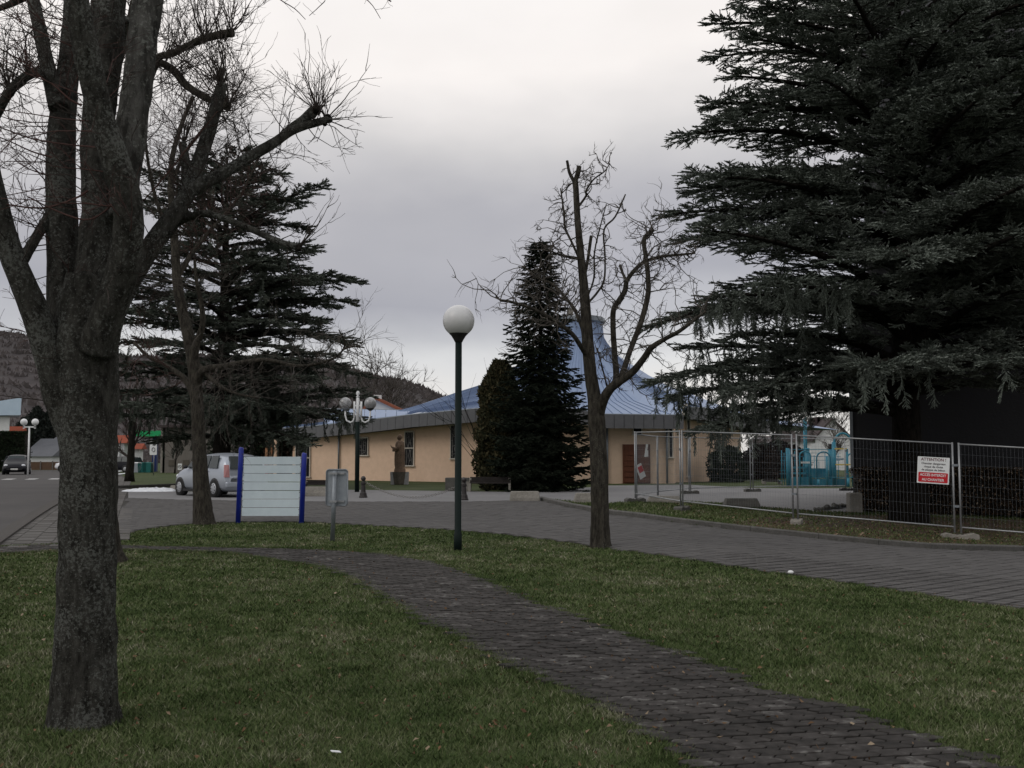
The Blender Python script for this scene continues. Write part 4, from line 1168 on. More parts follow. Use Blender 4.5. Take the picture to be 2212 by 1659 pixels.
def foliage_blob(name, label, cat, c, rx, ry, h, n, m, size=.09, up=.5, top=.5, box=False, seedn=0, base_taper=.8):
    """leafy mass filled through its volume, denser near its uneven outside"""
    t = thing(name, label, cat, c)
    from mathutils import noise as mn
    if box:
        P = np.stack([rng.uniform(-rx, rx, n), rng.uniform(-ry, ry, n), rng.uniform(0, h, n)], 1)
        # push most towards the faces
        k = rng.random(n)
        P[k < .45, 1] = -ry + np.abs(rng.normal(0, .06, (k < .45).sum()))
        P[(k > .45) & (k < .7), 2] = h - np.abs(rng.normal(0, .06, ((k > .45) & (k < .7)).sum()))
    else:
        a = rng.uniform(0, 6.28, n); zf = rng.uniform(0, 1, n)
        prof = np.interp(zf, [0, .15, .45, .8, 1], [base_taper, 1, 1, .62 if top < .5 else .8, .05 if top < .5 else .25])
        lump = np.array([1 + .30 * mn.noise(Vector((math.cos(q) * 2.2 + seedn, math.sin(q) * 2.2, z_ * h * 1.1))) + .22 * mn.noise(Vector((math.cos(q) * 6, math.sin(q) * 6 + seedn, z_ * h * 3))) for q, z_ in zip(a, zf)])
        rr = prof * lump * (1 - np.abs(rng.normal(0, .13, n)))
        P = np.stack([np.cos(a) * rx * rr, np.sin(a) * ry * rr, zf * h], 1)
    D = rng.normal(0, 1, (n, 3)); D[:, 2] += up
    D /= np.linalg.norm(D, axis=1, keepdims=True)
    E = np.cross(D, rng.normal(0, 1, (n, 3))); E /= np.linalg.norm(E, axis=1, keepdims=True)
    s = size * rng.uniform(.6, 1.3, n)[:, None]
    V = np.stack([P - E * s * .4, P + E * s * .4, P + D * s * 1.3], 1).reshape(-1, 3)
    o = np_mesh('foliage', V, [np.arange(3 * n).reshape(-1, 3)], m, t, rnd=rng.random(n)); o['kind'] = 'stuff'
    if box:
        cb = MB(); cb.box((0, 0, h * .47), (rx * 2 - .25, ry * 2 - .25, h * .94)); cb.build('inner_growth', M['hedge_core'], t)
    # inner stems so that it is not see-through to nothing
    out = []
    for _ in range(26):
        if box:
            p0 = Vector((random.uniform(-rx, rx) * .95, random.uniform(-ry, ry) * .6, 0)); d = Vector((random.gauss(0, .2), random.gauss(0, .2), 1)); L = h * .9
        else:
            p0 = Vector((random.gauss(0, rx * .12), random.gauss(0, ry * .12), 0)); d = Vector((random.gauss(0, .35), random.gauss(0, .35), 1)); L = h * .85
        branchlet(out, p0, d, L, .018, 1, .07, .05, 3, .4, .6, 5)
    tubes_mesh('stems', out, M['bark_dark'], t)
    return t
x = (1062 - CX) / F * 42.5
foliage_blob('thuja', 'brownish green columnar thuja pressed against the left side of the spruce', 'tree', (x + .36, 42.2, 0), .95, .85, 5.2, 26000, M['thuja'], .12, 1.2, .6)
x = (1567 - CX) / F * 55.5
foliage_blob('round_shrub', 'round dark evergreen shrub against the right end of the church wall', 'shrub', (x, 55.2, 0), .98, .9, 1.85, 7000, M['shrub'], .11, .4, .6)
for px, Y_, w_, h_, lb in ((1640, 62, 1.1, 2.0, 'low brown bush just right of the church corner'), (1680, 66, 1.3, 2.3, 'brown twiggy bush left of the turquoise climbing frame'), (1706, 70, 1.2, 2.1, 'reddish brown bush nearest the turquoise climbing frame')):
    foliage_blob('bare_bush', lb, 'shrub', ((px - CX) / F * Y_, Y_, 0), w_, .9, h_, 4500, M['brownbush'], .13, 1.0, .6, seedn=px)

# ------------------------------------------------------------------ church
CAPC = at(1253, 700, 62)
CC = Vector((CAPC.x, CAPC.y))
capz = CAPC.z
HS = [0, .011, .07, .16, .247, .377, .47, .568, .684, 1.0]
HH = [1, .84, .715, .56, .434, .323, .23, .158, .113, 0]
ch = thing('church', 'low church with peach walls and a swept blue zinc roof rising to a capped lantern', 'church', (CC.x, CC.y, 0))
O = Vector((CC.x, CC.y, 0))
eaveA = [at(*p) for p in ((575, 928, 62), (640, 925, 61), (700, 919, 60), (791, 909, 58), (890, 896.6, 56), (960, 890, 54.5), (1028, 884, 53), (1085, 881, 52), (1130, 880, 51.5), (1185, 881, 51), (1239, 884, 51), (1305, 896, 51), (1390, 897, 51.2), (1476, 898, 51.5))]
eaveC = [at(*p) for p in ((1483, 880, 54), (1520, 882, 55), (1559, 890, 56.3), (1610, 901, 58), (1661, 914, 60))]
eaveB = [Vector((24, 76, 3.3)), Vector((4, 92, 3.3)), Vector((-16, 84, 3.2)), Vector((-17, 70, 3.0))]
def resample(line, step):
    out = [line[0]]
    for a, b in zip(line[:-1], line[1:]):
        k = max(1, round((b.xy - a.xy).length / step))
        for j in range(1, k + 1): out.append(a.lerp(b, j / k))
    return out
lineA = resample(eaveA, .5); lineC = resample(eaveC, .5)
lineB = resample([eaveC[-1]] + eaveB + [eaveA[0]], 3.0)
TS = [0, .01, .03, .07, .12, .18, .25, .34, .45, .57, .7, .85, 1.0]
def roof_pt(e, t):
    d = e.xy - CC
    r = d.length; d = d / r
    rr = 1.35 + (r - 1.35) * t
    z = e.z + (capz - e.z) * float(np.interp(t, HS, HH))
    return Vector((CC.x + d.x * rr, CC.y + d.y * rr, z))
def strips(line, detail=True):
    for a, b in zip(line[:-1], line[1:]):
        mb = MB(); vs = []; fs = []
        for t in TS:
            vs += [roof_pt(a, t), roof_pt(b, t)]
        for i in range(len(TS) - 1):
            fs.append((2 * i, 2 * i + 2, 2 * i + 3, 2 * i + 1))
        mb.add(vs, fs, False)
        if detail:
            mb.cm = 1
            k = len(vs)
            up = Vector((0, 0, .03))
            for i in range(len(TS) - 1):
                p, q = vs[2 * i], vs[2 * i + 2]
                wd = (vs[2 * i + 1] - p); wd = wd.normalized() * .022
                wq = (vs[2 * i + 3] - q).normalized() * .022
                mb.add([p, p + up, p + up + wd, p + wd, q, q + up, q + up + wq, q + wq], [(0, 4, 5, 1), (1, 5, 6, 2), (2, 6, 7, 3)], False)
        mb.build('roof_panel', [M['zinc'], M['zinc_seam']], ch, origin=O)
strips(lineA); strips(lineC); strips(lineB, False)
# gap between the two eave heights closed by a curved hood
mb = MB(); vs = []
a, b = eaveA[-1], eaveC[0]
for t in TS[::-1]: vs += [roof_pt(a, t), roof_pt(b, t)]
mb.add(vs, [(2 * i, 2 * i + 1, 2 * i + 3, 2 * i + 2) for i in range(len(TS) - 1)]); mb.build('roof_panel', M['zinc'], ch, origin=O)
mb = MB()
for k in range(9):
    pass
arc = []
for k in range(9):
    q = k / 8 * math.pi / 2
    arc.append(eaveA[-1].lerp(eaveC[0], 1 - math.cos(q)) * 1.0)
    arc[-1].z = eaveA[-1].z + (eaveC[0].z + .12 - eaveA[-1].z) * math.sin(q)
mb.tube(arc, .07, 8); mb.build('hood_edge', M['stonewhite'], ch, origin=O)
# fascia panels
def fascia(line, h=.66, step_merge=1):
    for a, b in zip(line[:-1], line[1:]):
        n = (a.xy - CC).normalized(); n3 = Vector((n.x, n.y, 0)) * .05
        d = (b - a).normalized() * .012
        a_, b_ = a + d, b - d
        dn = Vector((0, 0, -h))
        mb = MB(); mb.prism([a_ + n3, b_ + n3, b_ + n3 + dn, a_ + n3 + dn], -n3 * .8)
        mb.build('fascia_panel', M['fascia'], ch, origin=O)
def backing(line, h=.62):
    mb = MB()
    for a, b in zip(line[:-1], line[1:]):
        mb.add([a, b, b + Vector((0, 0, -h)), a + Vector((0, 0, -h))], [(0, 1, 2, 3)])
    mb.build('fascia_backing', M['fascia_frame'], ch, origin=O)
fA = resample(eaveA, .55); fC = resample(eaveC, .45)
fascia(fA); fascia(fC, .62); backing(fA); backing(fC)
# gutter line along the eave
mb = MB(); mb.tube([p + Vector((0, 0, .02)) for p in fA], .05, 6); mb.tube([p + Vector((0, 0, .02)) for p in fC], .05, 6)
mb.build('gutter', M['galv'], ch, origin=O)
# walls: set back under the eave
def inset(p, d):
    v = (CC - p.xy).normalized() * d
    return Vector((p.x + v.x, p.y + v.y, p.z))
wallA = [inset(at(600, 925, 61.6), .9)] + [inset(p, .9) for p in eaveA[2:]]
wallC = [inset(p, .9) for p in eaveC[:-1]] + [inset(at(1634, 905, 59), .9)]
wallA = resample(wallA, 1.0); wallC = resample(wallC, 1.0)
def wall(line, name, m, h_=.60):
    mb = MB()
    for a, b in zip(line[:-1], line[1:]):
        mb.add([(a.x, a.y, -.1), (b.x, b.y, -.1), (b.x, b.y, b.z - h_ + .15), (a.x, a.y, a.z - h_ + .15)], [(0, 1, 2, 3)], True)
    return mb.build(name, m, ch, origin=O)
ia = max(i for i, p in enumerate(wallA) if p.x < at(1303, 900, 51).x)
wall(wallA[:ia + 1], 'wall', M['render']); wall(wallA[ia:], 'wall', M['render_shading'])
wall([wallA[-1], wallC[0]], 'wall', M['render_shading']); wall(wallC, 'wall', M['render_shading'])
wall([wallC[-1], wallC[-1] + Vector((1.5, 14, 0))], 'wall', M['fascia']); wall([wallA[0], wallA[0] + Vector((-1, 14, 0))], 'wall', M['render'])
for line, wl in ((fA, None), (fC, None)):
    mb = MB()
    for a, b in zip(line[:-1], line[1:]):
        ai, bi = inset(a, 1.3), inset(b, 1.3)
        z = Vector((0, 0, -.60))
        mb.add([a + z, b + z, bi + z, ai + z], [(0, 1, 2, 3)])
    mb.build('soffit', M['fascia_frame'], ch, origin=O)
# lantern and cap
mb = MB(); mb.lathe([(1.36, -.55), (1.36, .02)], (0, 0, capz), 12, False); mb.build('lantern', M['zinc'], ch)
mb = MB(); mb.lathe([(1.42, 0), (1.50, .08), (1.50, .32), (1.1, .40)], (0, 0, capz), 12, False); mb.build('lantern_cap', M['galv'], ch)
cx_ = at(1232, 680, 61.5).x - CC.x
mb = MB(); mb.box((cx_, -.3, capz + .62), (.36, .36, .5)); mb.box((cx_, -.3, capz + .88), (.46, .46, .08)); mb.build('chimney', M['concrete'], ch)
# windows, pipes, door on the wall
wl_all = wallA + wallC
def wall_hit(px):
    u = (px - CX) / F
    best = None
    for line in (wallA, [wallA[-1], wallC[0]], wallC):
        for a, b in zip(line[:-1], line[1:]):
            # x = u*y/cp' (approx: lateral ratio uses depth along the view axis)
            k = u / cp
            fa, fb = a.x - k * a.y, b.x - k * b.y
            if fa * fb <= 0 and fa != fb:
                t = fa / (fa - fb); p = a.lerp(b, t)
                if best is None or p.y < best[0].y:
                    d = (b - a); d.z = 0
                    best = (Vector((p.x, p.y, 0)), d.normalized())
    return best
def zat(py, Y):
    return EYE + (HZ - py) * Y / F
def window(px0, px1, py0, py1, bars=True, nv=4, name='window', transom=False):
    h = wall_hit((px0 + px1) / 2)
    p, d = h
    wd = abs(px1 - px0) * p.y / F / max(.5, abs(d.x))
    z0, z1 = zat(py1, p.y), zat(py0, p.y)
    n = Vector((d.y, -d.x, 0))
    if n.y > 0: n = -n
    rz = math.atan2(d.y, d.x)
    hgt = z1 - z0; zc = (z0 + z1) / 2
    c = p + n * .03
    fr = MB()
    for s in (-1, 1):
        q = c + d * s * (wd / 2 + .025); fr.box((q.x, q.y, zc), (.05, .12, hgt + .1), rz)
    fr.box((c.x, c.y, z0 - .03), (wd + .2, .16, .06), rz); fr.box((c.x, c.y, z1 + .04), (wd + .0, .12, .08), rz)
    fo = fr.build('window_frame', M['stonewhite'], ch, origin=O)
    gl = MB(); gl.box((c.x, c.y, zc), (wd, .05, hgt), rz); gl.build('pane', M['glass_dark'], fo, origin=O)
    if bars:
        ld = MB(); cf = c + n * .045
        for i in range(1, nv):
            off = -wd / 2 + wd * i / nv
            pts = [cf + d * (off + random.uniform(-.04, .04)) + Vector((0, 0, z0 + hgt * k / 7)) for k in range(8)]
            ld.tube(pts, .014, 4)
            for k in range(6):
                if random.random() < .6:
                    zz = z0 + hgt * (k + random.random()) / 6
                    ld.tube([cf + d * off + Vector((0, 0, zz)), cf + d * (off - wd / nv) + Vector((0, 0, zz + random.uniform(-.1, .1)))], .012, 4)
        ld.build('lead_bars', M['lead'], fo, origin=O)
    if transom:
        tb = MB(); tb.box((c.x + n.x * .05, c.y + n.y * .05, z0 + hgt * .52), (wd, .05, .05), rz); tb.build('transom', M['stonewhite'], fo, origin=O)
window(641, 674, 952, 1029, nv=5, transom=True)
window(779, 798, 947, 983, nv=4)
window(877, 896, 934, 1005, nv=4, transom=True)
window(976, 995, 920, 990, nv=4)
window(1367, 1384, 922, 938, bars=False); window(1443.5, 1450, 926, 987, bars=False); window(1480.5, 1487, 908, 1029, bars=False)
window(1575, 1590, 966, 990, bars=False)
def pipe(px):
    p, d = wall_hit(px)
    n = Vector((d.y, -d.x, 0)); n = -n if n.y > 0 else n
    q = p + n * .1
    MB().cyl((q.x, q.y, 0), (q.x, q.y, 3.2), .055, n=8).build('downpipe', M['galv'], ch, origin=O)
pipe(736); pipe(1438); pipe(1310)
p, d = wall_hit(1373); wd = 60 * p.y / F; rz = math.atan2(d.y, d.x)
n = Vector((d.y, -d.x, 0)); n = -n if n.y > 0 else n
z1 = zat(960, p.y)
q = p + n * .04
mb = MB(); mb.box((q.x, q.y, z1 / 2), (wd, .08, z1), rz); dr = mb.build('door', M['wood_door'], ch, origin=O)
for s in (-1, 1):
    for k in range(7):
        c = q + n * .05 + d * s * wd * .245
        mb = MB(); mb.box((c.x, c.y, z1 * (k + .55) / 7.2), (wd * .40, .04, z1 / 7.2 * .7), rz); mb.build('door_panel', M['wood_door'], dr, origin=O)
mb = MB(); c = q + n * .07; mb.box((c.x, c.y, z1 / 2), (.04, .05, z1), rz); mb.build('door_strip', M['trim'], dr, origin=O)
# three orange uprights at the left end
for px in (577, 586, 595):
    P_ = at(px, 950, 60.6); mb = MB(); mb.box((P_.x, P_.y, 1.25), (.14, .3, 2.6)); mb.build('porch_post', M['orange'] if px != 595 else M['render'], ch, origin=O)
# left wing roof behind the eave, with a rim of snow
mb = MB()
r0, r1 = at(700, 884, 66), at(905, 888, 62.5)
e0_, e1_ = at(700, 917, 60.5), at(905, 894, 56.5)
nseg = 9
for i in range(nseg):
    a, b = e0_.lerp(e1_, i / nseg), e0_.lerp(e1_, (i + 1) / nseg - .004); c, d_ = r1.lerp(r0, 1 - (i + 1) / nseg + .004), r1.lerp(r0, 1 - i / nseg)
    mm = MB(); mm.prism([a, b, c, d_], (0, 0, .04)); mm.build('wing_roof_panel', M['zinc'], ch, origin=O)
mb.tube([r0 + Vector((-6, 2, 0)), r0, r1], .08, 6); mb.build('roof_ridge', M['galv'], ch, origin=O)
mb = MB()
mb.tube([at(838, 903.5, 57.2), at(860, 900.5, 56.8), at(880, 898, 56.6), at(905, 893.5, 56.5), at(922, 890.5, 56.3)], [.03, .07, .06, .07, .02], 6)
mb.build('snow_rim', M['snow'], ch, origin=O)

# planted strip of lawn in front of the church is the ground itself; statue stands on it
def statue():
    Y = 50.0; x = (864 - CX) / F * Y
    t = thing('stone_statue', 'weathered stone statue of a robed figure holding both hands out, on a tapering pedestal', 'statue', (x, Y, 0), R(0))
    s = Y / F
    mb = MB()   # pedestal: eight sided, wider at the top
    mb.lathe([(.30, 0), (.33, .1), (.40, .55), (.42, .6)], n=8, smooth=False); mb.build('pedestal', M['pedestal'], t)
    for sx in (-1, 1):
        mb = MB(); mb.box((sx * .30, .06, .3), (.22, .5, .6), taper=1.18); mb.build('pedestal_slab', M['pedestal_pale'], t)
    mb = MB()
    # robe, lofted rings with folds; faces left (-x)
    rings = [(.60, .27, .24, 0), (.72, .26, .22, 0), (.80, .22, .20, 0), (.95, .235, .2, -.01), (1.2, .235, .2, -.01), (1.5, .23, .2, 0), (1.75, .215, .2, .01), (1.9, .22, .215, .01), (2.02, .20, .21, .02), (2.08, .13, .15, .02), (2.11, .07, .075, .0)]
    n = 28; vs = []; fs = []
    for k, (z, rx, ry, ox) in enumerate(rings):
        for j in range(n):
            a = 2 * math.pi * j / n
            fold = 1 + (.07 * math.sin(a * 7 + z * 1.5) + .04 * math.sin(a * 11 + 2)) * (1 if z < 1.6 else .35) * (1 if z > .7 else .6)
            vs.append((ox + rx * fold * math.cos(a), ry * fold * math.sin(a), z))
    for k in range(len(rings) - 1):
        for j in range(n):
            a, b = k * n + j, k * n + (j + 1) % n
            fs.append((a, b, b + n, a + n))
    mb.add(vs, fs, True)
    mb.tube([(0, 0, 2.05), (-.01, 0, 2.16)], [.07, .06], 10)
    mb.ball((-.02, 0, 2.25), .105, 10, 1.22)
    mb.ball((.01, 0, 2.28), .112, 10, 1.12)
    mb.add([(-.145, 0, 2.22), (-.115, .02, 2.27), (-.115, -.02, 2.27), (-.12, 0, 2.20)], [(0, 1, 2), (0, 3, 1), (0, 2, 3)])
    for sy in (-1, 1):
        sh = (.02, sy * .19, 1.96); el = (-.08, sy * .25, 1.70); wr = (-.30, sy * .17, 1.72 + (.02 if sy < 0 else .0)); hn = (-.38, sy * .15, 1.79)
        mb.tube([sh, el, wr], [.085, .085, .075], 10)
        mb.tube([(-.13, sy * .23, 1.62), (-.30, sy * .17, 1.66)], [.05, .085], 8)       # hanging sleeve
        mb.tube([wr, hn], [.035, .03], 8)
        for f_ in range(4):
            b0 = Vector(hn) + Vector((0, sy * (-.03 + .02 * f_), 0))
            mb.tube([b0, b0 + Vector((-.04, 0, .045)), b0 + Vector((-.055, 0, .09 + .008 * (f_ % 2)))], [.011, .010, .007], 5)
        mb.tube([Vector(hn), Vector(hn) + Vector((.0, -sy * .03, .06))], [.012, .008], 5)
    mb.tube([(-.19, -.06, .62), (-.24, -.06, .68)], [.06, .04], 6)
    mb.build('robed_figure', M['statue'], t)
statue()

# ------------------------------------------------------------------ lamps
b = gp(989, 1188)
lp = thing('globe_lamp', 'single round white globe lamp on a plain dark green post on the lawn', 'street lamp', b)
k_ = b.y / F
zb = (1188 - 694) * k_
MB().tube([(0, 0, -.05), (0, 0, .25), (0, 0, .26), (0, 0, zb - .2)], [.062, .062, .052, .052], 18).build('post', M['post_green'], lp)
MB().ball((0, 0, zb), 34.5 * k_, 20).build('globe', M['globe'], lp)
MB().lathe([(.055, -.34), (.075, -.30), (.115, -.235), (.145, -.205), (.15, -.19)], (0, 0, zb), 24).build('collar', M['globe_cap'], lp)
# ornate two-armed lamp by the church
b = gp(771, 1063)
lp = thing('ornate_lamp', 'double armed lamp with clear globes on curled pale brackets, in front of the church', 'street lamp', b)
k_ = b.y / F
hz = lambda py: (1063 - py) * k_
MB().tube([(0, 0, -.05), (0, 0, hz(912))], .085, 14).build('post', M['post_green'], lp)
MB().tube([(0, 0, hz(914)), (0, 0, hz(880)), (0, 0, hz(860))], [.07, .065, .055], 12).build('mast', M['whitepaint'], lp)
MB().lathe([(.03, 0), (.08, .04), (.03, .09), (.075, .15), (.05, .24), (.01, .26)], (0, 0, hz(860)), 12).build('finial', M['whitepaint'], lp)
for s in (-1, 1):
    cx_ = 27 * k_ * s
    pts = [(s * .13, 0, hz(880)), (s * .13, 0, hz(902)), (s * .17, 0, hz(910)), (s * .28, 0, hz(913.5)), (s * .42, 0, hz(909)), (cx_, 0, hz(898)), (cx_, 0, hz(885))]
    a_o = MB().tube(pts, .032, 8).build('bracket', M['whitepaint'], lp)
    MB().tube([(s * .13, 0, hz(868)), (s * .13, 0, hz(904))], .04, 8).build('bracket_bar', M['whitepaint'], a_o)
    MB().box((s * .07, 0, hz(877)), (.18, .05, .05)).box((s * .07, 0, hz(896)), (.18, .05, .05)).build('bracket_clamp', M['whitepaint'], a_o)
    gm = M['globe_grey']
    MB().ball((cx_, 0, hz(872)), .23, 14).build('globe', gm, lp)
    MB().lathe([(.05, -.28), (.13, -.22), (.15, -.17), (.1, -.14)], (cx_, 0, hz(872)), 12).build('globe_collar', M['globe_cap' if s > 0 else 'galv'], lp)
# far double globe lamp at the road
x = (64 - CX) / F * 70
lp = thing('twin_globe_lamp', 'pale lamp with two white globes side by side on a crossbar, far along the road', 'street lamp', (x, 70, 0))
MB().tube([(0, 0, 0), (0, 0, 3.35)], .06, 8).build('post', M['whitepaint'], lp)
MB().box((0, 0, 3.35), (.85, .09, .09)).box((-.38, 0, 3.38), (.09, .09, .28)).box((.38, 0, 3.38), (.09, .09, .28)).build('crossbar', M['whitepaint'], lp)
for s in (-1, 1): MB().ball((s * .38, 0, 3.68), .23, 10).build('globe', M['whitepaint'], lp)

# ------------------------------------------------------------------ information board
b0, b1 = gp(514, 1129), gp(651, 1129)
bd = thing('information_board', 'blank white slatted information board between two blue posts', 'board', ((b0 + b1) / 2))
O2 = Vector(bd.location)
kk = b0.y / F
for bb, top in ((b0, 968), (b1, 980)):
    h_ = (1129 - top) * kk
    t_ = Vector((.05, 0, 0))
    mb = MB(); mb.tube([bb + Vector((0, 0, -.05)), bb + t_ * .8 + Vector((0, 0, h_ - .03)), bb + t_ + Vector((0, 0, h_))], [.052, .052, .044], 18); mb.build('post', M['blue'], bd, origin=O2)
zt, zb_ = (1129 - 987.5) * kk, (1129 - 1115.5) * kk
n_ = 7
for i in range(n_):
    z0 = zb_ + (zt - zb_) * i / n_ + .009; z1_ = zb_ + (zt - zb_) * (i + 1) / n_ - .003
    c = (b0 + b1) / 2 + Vector((.045 * (.3 + .1 * i), -.0, 0))
    wdt = (b1.x - b0.x) - .13
    mb = MB(); mb.box((c.x, c.y - .005, b0.z + (z0 + z1_) / 2), (wdt, .022, z1_ - z0), R(random.uniform(-.4, .4)))
    pl = mb.build('slat', M['board'], bd, origin=O2)
    for s in (-1, 1):
        mb = MB(); mb.box((c.x + s * (wdt / 2 + .012), c.y, b0.z + z0 + .02), (.05, .03, .02)); mb.box((c.x + s * (wdt / 2 + .012), c.y, b0.z + z1_ - .03), (.05, .03, .02)); mb.build('clip', M['galv'], pl, origin=O2)

# back of a road sign
b = gp(718, 1167)
sg = thing('road_sign_back', 'grey back of a small square road sign on a short galvanised pole', 'road sign', b, R(-6))
k_ = b.y / F
tz = (1167 - 1019) * k_
MB().tube([(0, 0, -.05), (.03, 0, tz)], .038, 14).build('pole', M['galv'], sg)
def rrect(w_, h_, r_, n=5):
    o = []
    for cx0, cy0, a0 in ((w_ / 2 - r_, h_ / 2 - r_, 0), (-w_ / 2 + r_, h_ / 2 - r_, 90), (-w_ / 2 + r_, -h_ / 2 + r_, 180), (w_ / 2 - r_, -h_ / 2 + r_, 270)):
        for i in range(n + 1):
            a = R(a0 + 90 * i / n); o.append((cx0 + r_ * math.cos(a), cy0 + r_ * math.sin(a)))
    return o
pw, ph = 47 * k_, 78 * k_
ol = rrect(pw, ph, .05)
zc = (1167 - 1055) * k_
mb = MB(); mb.prism([(x + .05, .075, z + zc) for x, z in ol], (0, .004, 0)); pl = mb.build('sign_plate', M['alu'], sg)
mb = MB()
rim = [Vector((x + .05, .06, z + zc)) for x, z in ol]; mb.tube(rim + [rim[0]], .012, 6); mb.build('plate_rim', M['galv'], pl)
for zz in (.24, -.23):
    mb = MB(); mb.box((.05, .055, zc + zz), (pw * .72, .03, .035)); mb.box((.02, -.042, zc + zz), (.12, .012, .035)); mb.build('clamp', M['galv_pale'], sg)

# ------------------------------------------------------------------ steel fence panels
def fence_panel(A, B, label, hgt=2.0, sag=0):
    A, B = Vector(A), Vector(B)
    L = (B - A).xy.length
    rz = math.atan2(B.y - A.y, B.x - A.x)
    t = thing('steel_fence', label, 'fence', A, rz, group='temporary steel fence panels')
    dz = B.z - A.z
    def P(x, z): return Vector((x, 0, z + dz * x / L))
    mb = MB()
    for x in (.03, L - .03): mb.tube([P(x, .02), P(x, hgt)], .021, 8)
    for z in (.15, hgt - .03): mb.tube([P(.03, z), P(L - .03, z)], .017, 8)
    mb.build('frame', M['galv_pale'], t)
    out = []
    n = int(L / .075)
    for i in range(1, n): x = L * i / n; out.append(([P(x, .15), P(x, hgt - .03)], [.0013, .0013]))
    for k in range(1, 8): z = .15 + (hgt - .18) * k / 8; out.append(([P(.03, z), P(L - .03, z)], [.0013, .0013]))
    o = tubes_mesh('wire_mesh', out, M['galv'], t, 4)
    o['kind'] = 'stuff'
    for z in (.6, 1.5):
        mb = MB(); mb.box(P(L + .02, z), (.12, .05, .05)); mb.build('coupler', M['galv'], t)
    return t
FP = [(3.66, 31.0), (4.42, 27.1), (6.62, 24.25), (9.80, 22.85), (13.1, 21.7), (16.3, 20.6)]
fps = [Vector((x, y, gz(x, y) + .10)) for x, y in FP]
labs = ['steel mesh fence panel nearest the topped tree, narrow and seen nearly edge on',
        'steel mesh fence panel second in the front row, in front of the church door end',
        'steel mesh fence panel crossing in front of the turquoise climbing frame and tower edge',
        'steel mesh fence panel running out of the picture past the warning sign',
        'steel mesh fence panel beyond the picture edge, last of the front row']
labs[2] = 'steel mesh fence panel that carries the red and white warning sign'
for i in range(4):
    fence_panel(fps[i], fps[i + 1] - (fps[i + 1] - fps[i]).normalized() * .07, labs[i])
BP = [(3.72, 31.1), (4.85, 34.6), (6.4, 37.4), (9.1, 39.4), (13.1, 40.6)]
bps = [Vector((x, y, gz(x, y) + .05)) for x, y in BP]
labs2 = ['steel fence panel leading back from the corner, just left of the church door', 'second steel fence panel of the back row, before the pale end of the church', 'third steel fence panel of the back row, before the round shrub', 'long steel fence panel of the back row, before the turquoise climbing frame']
for i in range(4):
    fence_panel(bps[i], bps[i + 1] - (bps[i + 1] - bps[i]).normalized() * .07, labs2[i])
def foot(p, rz, label, m, L=.72):
    p = Vector((p[0], p[1], gz(p[0], p[1]) - .02))
    t = thing('fence_weight', label, 'concrete weight', p, rz, group='concrete fence feet')
    mb = MB()
    out = [(-L / 2, 0), (-L / 2, .11), (-L * .36, .15), (-L * .12, .11), (L * .12, .11), (L * .36, .15), (L / 2, .11), (L / 2, 0)]
    mb.prism([(x, -.12, z) for x, z in out], (0, .24, 0)); mb.build('block', m, t, bevel=.012)
    mb = MB()
    for s in (-.05, .05): mb.cyl((s, 0, .11), (s, 0, .125), .03, n=8)
    mb.build('socket', M['globe_cap'], t)
for i, (p, rz, lb, m) in enumerate(((FP[1], 60, 'dark concrete foot under the second fence post', M['concrete_dark']), (FP[2], 70, 'grey concrete foot under the post pair in the middle of the front fence', M['concrete']), (FP[3], -8, 'long pale concrete foot beside the warning sign', M['concrete']),
                                  (FP[0], 20, 'dark concrete foot at the corner of the fence by the church door', M['concrete_dark']), (BP[2], 10, 'concrete foot of the back fence below the narrow dark window', M['concrete_dark']), (BP[3], 10, 'concrete foot of the back fence in front of the round shrub', M['concrete_dark']), (BP[4], 5, 'black rubber foot of the back fence beside the tower', M['globe_cap']))):
    foot(p, R(rz), lb, m, .76 if i == 2 else .62)
# warning sign
def text(body, size, loc, m, parent, w_=None, sc=(1, 1)):
    c = bpy.data.curves.new('lettering', 'FONT'); c.body = body; c.size = size; c.align_x = 'CENTER'; c.align_y = 'CENTER'; c.extrude = .0006
    c.offset = size * .018
    c.materials.append(m)
    tmp = bpy.data.objects.new('lettering', c); COL.objects.link(tmp)
    me = bpy.data.meshes.new_from_object(tmp.evaluated_get(bpy.context.evaluated_depsgraph_get()))
    bpy.data.objects.remove(tmp)
    o = bpy.data.objects.new('lettering', me); COL.objects.link(o); o.parent = parent
    o.location = loc; o.rotation_euler = (math.pi / 2, 0, 0)
    o.scale = (sc[0], sc[1], 1)
    return o
A, B = fps[2], fps[3]
Lp = (B - A).xy.length; rzf = math.atan2(B.y - A.y, B.x - A.x)
sC = at(2016, 1016, A.lerp(B, .845).y - .03)
wsg = thing('warning_sign', 'white and red site warning sign reading ATTENTION, tied to the fence mesh', 'sign', sC, rzf)
wsg.rotation_euler = (0, R(3.5), rzf)
k_ = sC.y / F
W_, H_ = 64 * k_, 57 * k_
mb = MB(); mb.prism([(x, -.02, z) for x, z in rrect(W_, H_, .012)], (0, .006, 0)); mb.build('panel', M['signwhite'], wsg)
mb = MB(); mb.prism([(x, -.024, z - H_ * .27) for x, z in rrect(W_ * .92, H_ * .37, .02)], (0, .0035, 0)); mb.build('red_field', M['signred'], wsg)
yy = -.0262
text('ATTENTION !', .088, (0, yy + .004, H_ * .40), M['ink_red'], wsg, sc=(.95, 1))
for s_, z_ in (('Chantier dangereux', .25), ('risque de chute', .13), ('de plaque de b\u00e9ton', .01)):
    text(s_, .062, (0, yy + .004, H_ * z_), M['ink'], wsg)
text('ACC\u00c8S INTERDIT', .078, (0, yy, -H_ * .185), M['signwhite'], wsg, sc=(.9, 1))
text('AU CHANTIER', .078, (0, yy, -H_ * .36), M['signwhite'], wsg, sc=(.9, 1))
